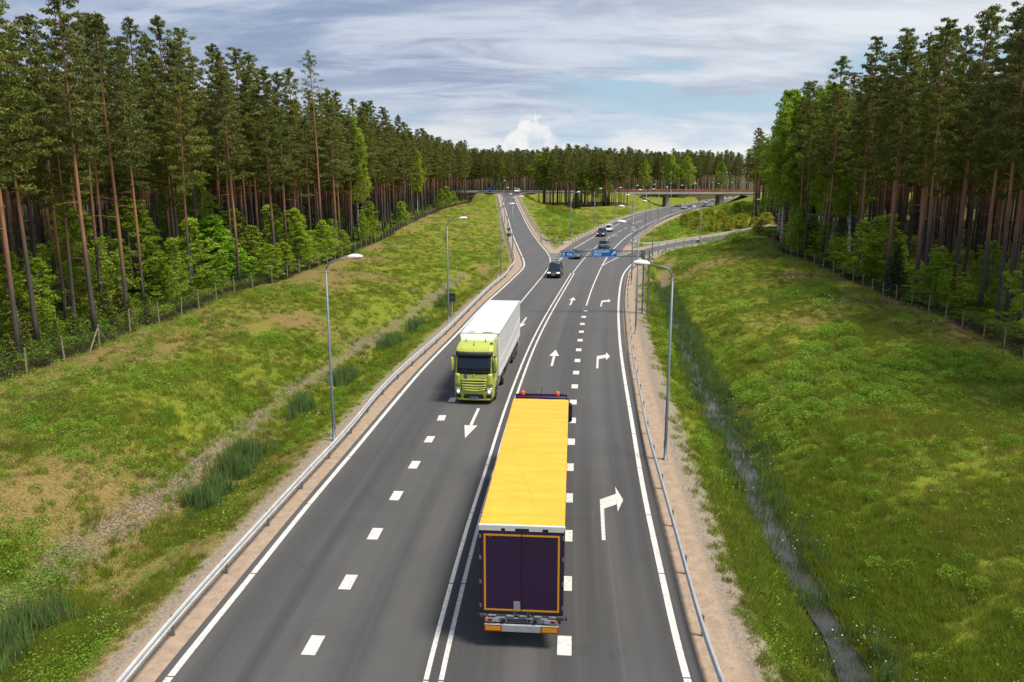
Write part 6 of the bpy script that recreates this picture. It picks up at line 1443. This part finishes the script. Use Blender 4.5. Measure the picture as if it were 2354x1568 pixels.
g_src = [src('tuft_source', blades(34, .26, .020, .26, .9), [M_GRASS]) for _ in range(3)] + [src('lush_tuft_source', blades(40, .34, .022, .26, .8), [M_GRASSL]) for _ in range(3)]
g_src += [src('dry_tuft_source', blades(26, .36, .014, .22, .8), [leaf_mat('dry_grass_blades', (.20, .16, .06), (.26, .20, .08), (.16, .16, .05), .3, 6, .3)])]
def bank_points(n, y0, y1, dmin=2.0, pw=1.7):
    """points on the grass, density falling with distance"""
    u = rng.random(n); Y = (y0 ** (1 - pw) + u * (y1 ** (1 - pw) - y0 ** (1 - pw))) ** (1 / (1 - pw)); X = (rng.random(n) * 2 - 1) * (.68 * Y + 5); P = np.stack([X, Y], 1)
    z, d, dn, dd = field(P); k = (d > dmin) & (dn > -1.2) & ~((np.abs(P[:, 1] - 338) < 8)); return P[k], z[k], d[k], dn[k], dd[k]
P, z, d, dn, dd = bank_points(230000, 15, 330, 1.75, 1.55)
patchy = wob(P, 3.1, 9) + .5 * wob(P, .9, 10); left = P[:, 0] < fEL(P[:, 1])
dgl = seg_dist(P, thin(DLp + np.array([-1.5, .2]), 2)) + wob(P, 1.6, 41) * .5; keep = np.where(P[:, 0] > fCT(P[:, 1]), dd > .75, (dgl > .40) | (rng.random(len(P)) < .12)) & (rng.random(len(P)) < np.clip(.62 + patchy * 1.1, .12, 1)) & ((d > 2.5) | (left & (d > 2.0)) | (rng.random(len(P)) < .18))
P, z, d, dn, dd, left = P[keep], z[keep], d[keep], dn[keep], dd[keep], left[keep]
lush = (rng.random(len(P)) < np.where(dd < 5, .7, .25)) & (dn > 2); q = rng.random(len(P)) < np.where((dn < 6) | (d < 3.5), .28, .07)
idx = np.where(q, 6, np.where(lush, rng.integers(3, 6, len(P)), rng.integers(0, 3, len(P))))
sc = rng.uniform(.6, 1.15, len(P)) * (1 + P[:, 1] / 110.) * np.where(d < 3.0, .7, 1) * np.where((d < 6.5) & ~left, 1.15, .85); sc = np.minimum(sc, 3.2)
dr = dryness(P, dn, d); kk = rng.random(len(P)) > dr * .88; P, z, d, dn, dd, idx, sc = [a[kk] for a in (P, z, d, dn, dd, idx, sc)]; idx = np.where((dr[kk] > .25) & (rng.random(len(P)) < .25), 6, idx)
print('grass tufts', len(P)); strewn('grass', np.column_stack([P, z]), np.stack([sc, sc, sc * np.clip(1 - P[:, 1] / 420., .5, 1)], 1), rng.random(len(P)) * 6.28, idx, g_src, 'short rough grass covering the verges and banks', 'grass', .12)
# weeds: leafy mounds
def mound(n, r, h, size): C = blob((0, 0, h * .35), (r, r, h * .65), n, .7); C = C[C[:, 2] > 0]; return leaves(C, size, .5, .2, up=.25)
w_src = [src('weed_source', mound(760, .42, .62, .062), [M_WEED]) for _ in range(3)] + [src('dark_weed_source', mound(700, .4, .58, .06), [M_GRASSL]) for _ in range(2)]
P, z, d, dn, dd = bank_points(26000, 18, 300, 3.0, 1.4)
left = P[:, 0] < fEL(P[:, 1]); cl = wob(P, 9., 12) + .4 * wob(P, 2.5, 13); pr = np.where(left, .06 + .35 * (cl > .22), .04 + .95 * (cl > .08) * np.clip((P[:, 1] - 33) / 14, .004, 1)) * (dd > 2.0) * (dn > 1.5)
k = rng.random(len(P)) < pr; P, z, cl = P[k], z[k], cl[k]; kk = []; cells = set()
for i, (x_, y_) in enumerate(P):
    c_k = (int(x_ / .8), int(y_ / .8)); kk.append(c_k not in cells); cells.add(c_k)
kk = np.array(kk); P, z, cl = P[kk], z[kk], cl[kk]; sc = rng.uniform(.6, 1.5, len(P)) * (1 + P[:, 1] / 260.) * np.where(P[:, 0] > 0, 1.2, .9); idx = np.where(rng.random(len(P)) < .35, rng.integers(3, 5, len(P)), rng.integers(0, 3, len(P)))
print('weeds', len(P)); strewn('weeds', np.column_stack([P, z - .03]), np.stack([sc * 1.1, sc * 1.1, sc * .8], 1) * np.clip(P[:, 1] / 55., .55, 1.1)[:, None], rng.random(len(P)) * 6.28, idx, w_src, 'bright leafy weed clumps dotted over both banks', 'weeds', .15)
# low creeping plants between
c_src = [src('herb_source', leaves(np.column_stack([rng.normal(size=(60, 2)) * .22, rng.random(60) * .14]), .065, .6, .5), [M_WEED]) for _ in range(3)]
P, z, d, dn, dd = bank_points(60000, 16, 170, 2.3, 1.7); cl = wob(P, 5., 22); k = (rng.random(len(P)) < np.clip(.12 + cl, .03, 1)) & (dd > 1.0); P, z = P[k], z[k]; sc = rng.uniform(.5, 1.4, len(P)) * (1 + P[:, 1] / 150.)
strewn('herbs', np.column_stack([P, z]), sc, rng.random(len(P)) * 6.28, rng.integers(0, 3, len(P)), c_src, 'low leafy herbs growing through the grass', 'herbs', .15)
# reeds
r_src = [src('reed_source', blades(20, 1.2, .034, .30, .22, .15), [M_REED]) for _ in range(3)] + [src('short_reed_source', blades(20, .55, .022, .22, .35, .2), [M_REED]) for _ in range(2)]
pts_, scl_, id_ = [], [], []
segs = [(500, 1088, 130, 62, 26), (450, 1150, 70, 50, 20), (560, 1062, 50, 30, 10), (690, 945, 60, 30, 10), (790, 872, 60, 26, 10), (905, 790, 60, 22, 9), (950, 748, 70, 18, 9), (1015, 700, 40, 14, 6), (110, 1440, 30, 26, 16), (30, 1520, 50, 40, 18)]
for px, py, n, sx, sy in segs:
    for _ in range(int(n * .9)):
        x, y = gp(px + random.gauss(0, sx * .6), py + random.gauss(0, sy * .6) - 0, -1.1); i = int(np.argmin(np.hypot(DLp[:, 0] - x, DLp[:, 1] - y))); o = DLp[i]
        x, y = o[0] + random.gauss(.25, .42), o[1] + random.uniform(-.6, .6); pts_.append((x, y)); scl_.append(random.uniform(.6, 1.15)); id_.append(random.randint(0, 2))
nR = 0
for _ in range(5600):
    i = random.randrange(len(DRp)); x, y = DRp[i]
    if y > 108 or y < 15: continue
    off = random.choice([random.gauss(.95, .25), random.gauss(1.0, .3), random.gauss(0, .45), random.gauss(.1, .5), random.gauss(-.9, .2)]); x += off; y += random.uniform(-.8, .8); pts_.append((x, y)); scl_.append(random.uniform(.5, 1.1)); id_.append(random.randint(3, 4) if random.random() < .9 else 0)
PP = np.array(pts_); strewn('reeds', np.column_stack([PP, hzs(PP) - .02]), np.array(scl_), rng.random(len(PP)) * 6.28, id_, r_src, 'green reeds standing in the wet ditches', 'reeds', .05)
# flowers
def flower(n, sz, r, h): C = np.column_stack([rng.normal(size=(n, 2)) * r, h * rng.uniform(.6, 1.1, n)]); return leaves(C, sz, .9, .6)
f_src = [src('white_flower_source', flower(7, .05, .25, .42), [M_FLOWW]), src('yellow_flower_source', flower(7, .045, .25, .30), [M_FLOWY])]
P, z, d, dn, dd = bank_points(15000, 16, 190, 2.4, 1.75)
hot = np.exp(-(((P[:, 0] - 33) / 5) ** 2 + ((P[:, 1] - 84) / 16) ** 2)); strip = (P[:, 0] > fRight(P[:, 1])) & (d < 7)
yel = np.exp(-(((P[:, 0] + 13.2) / 1.6) ** 2 + ((P[:, 1] - 55) / 6) ** 2))
k = rng.random(len(P)) < np.clip(.005 + hot * .8 + strip * .04 + yel * .9, 0, 1); P, z, yel = P[k], z[k], yel[k]; isy = rng.random(len(P)) < np.where(yel > .2, .97, .35)
strewn('wildflowers', np.column_stack([P, z]), rng.uniform(.7, 1.3, len(P)) * (1 + P[:, 1] / 140), rng.random(len(P)) * 6.28, isy.astype(int), f_src, 'small white and yellow wildflowers scattered in the grass', 'flowers', .1)
# forest undergrowth
u_src = [src('undergrowth_source', mound(240, .75, .8, .16), [M_UNDER]) for _ in range(2)] + [src('fern_source', mound(200, .7, .55, .17), [M_FERN]) for _ in range(2)] + [src('heather_source', mound(260, .6, .6, .11), [M_HEATH]) for _ in range(2)]
n = 26000; Y = rng.uniform(24, 345, n); sidek = rng.random(n) < .55; off = rng.exponential(9, n) * (1 + 0 * Y); X = np.where(sidek, fFL(Y) - .3 - off, fFR(Y) + .3 + off); k = (np.abs(X) < .7 * Y + 8) & ~((X > 0) & (Y > 190)); X, Y, off = X[k], Y[k], off[k]
P = np.stack([X, Y], 1); z = hzs(P); idx = np.where(off < 1.6, rng.integers(4, 6, len(P)), np.where(wob(P, 6., 15) > 0, rng.integers(2, 4, len(P)), rng.integers(0, 2, len(P)))); sc = rng.uniform(.5, 1.25, len(P)); sc = np.where(off < 1.6, sc * .8, sc)
k = (idx >= 4) | (rng.random(len(P)) < .75); print('undergrowth', k.sum())
strewn('undergrowth', np.column_stack([P, z - .05])[k], np.stack([sc, sc, sc * .8], 1)[k], (rng.random(len(P)) * 6.28)[k], idx[k], u_src, 'bilberry, fern and heather cover on the forest floor', 'undergrowth', .1)
# young pines inside the left fence
GP = 'small pine saplings behind the left fence'
for i, (px, py, s) in enumerate([(60, 812, .75), (30, 835, .7), (170, 778, .8), (215, 752, .9), (245, 735, 1.0), (280, 725, 1.1), (300, 745, .7), (340, 738, .75), (262, 760, .8), (130, 790, .6)]):
    x, y = gp(px, py, NAT); x = min(x, float(fFL(y)) - .7); tree('youngpine', 'pine_sapling', x, y, s, '%s small bushy pine sapling behind the left fence, counted from the camera side' % (ORD[i] if i else 'first'), 'pine sapling', GP, s)
for me in list(bpy.data.meshes):
    if me.users == 0: bpy.data.meshes.remove(me)
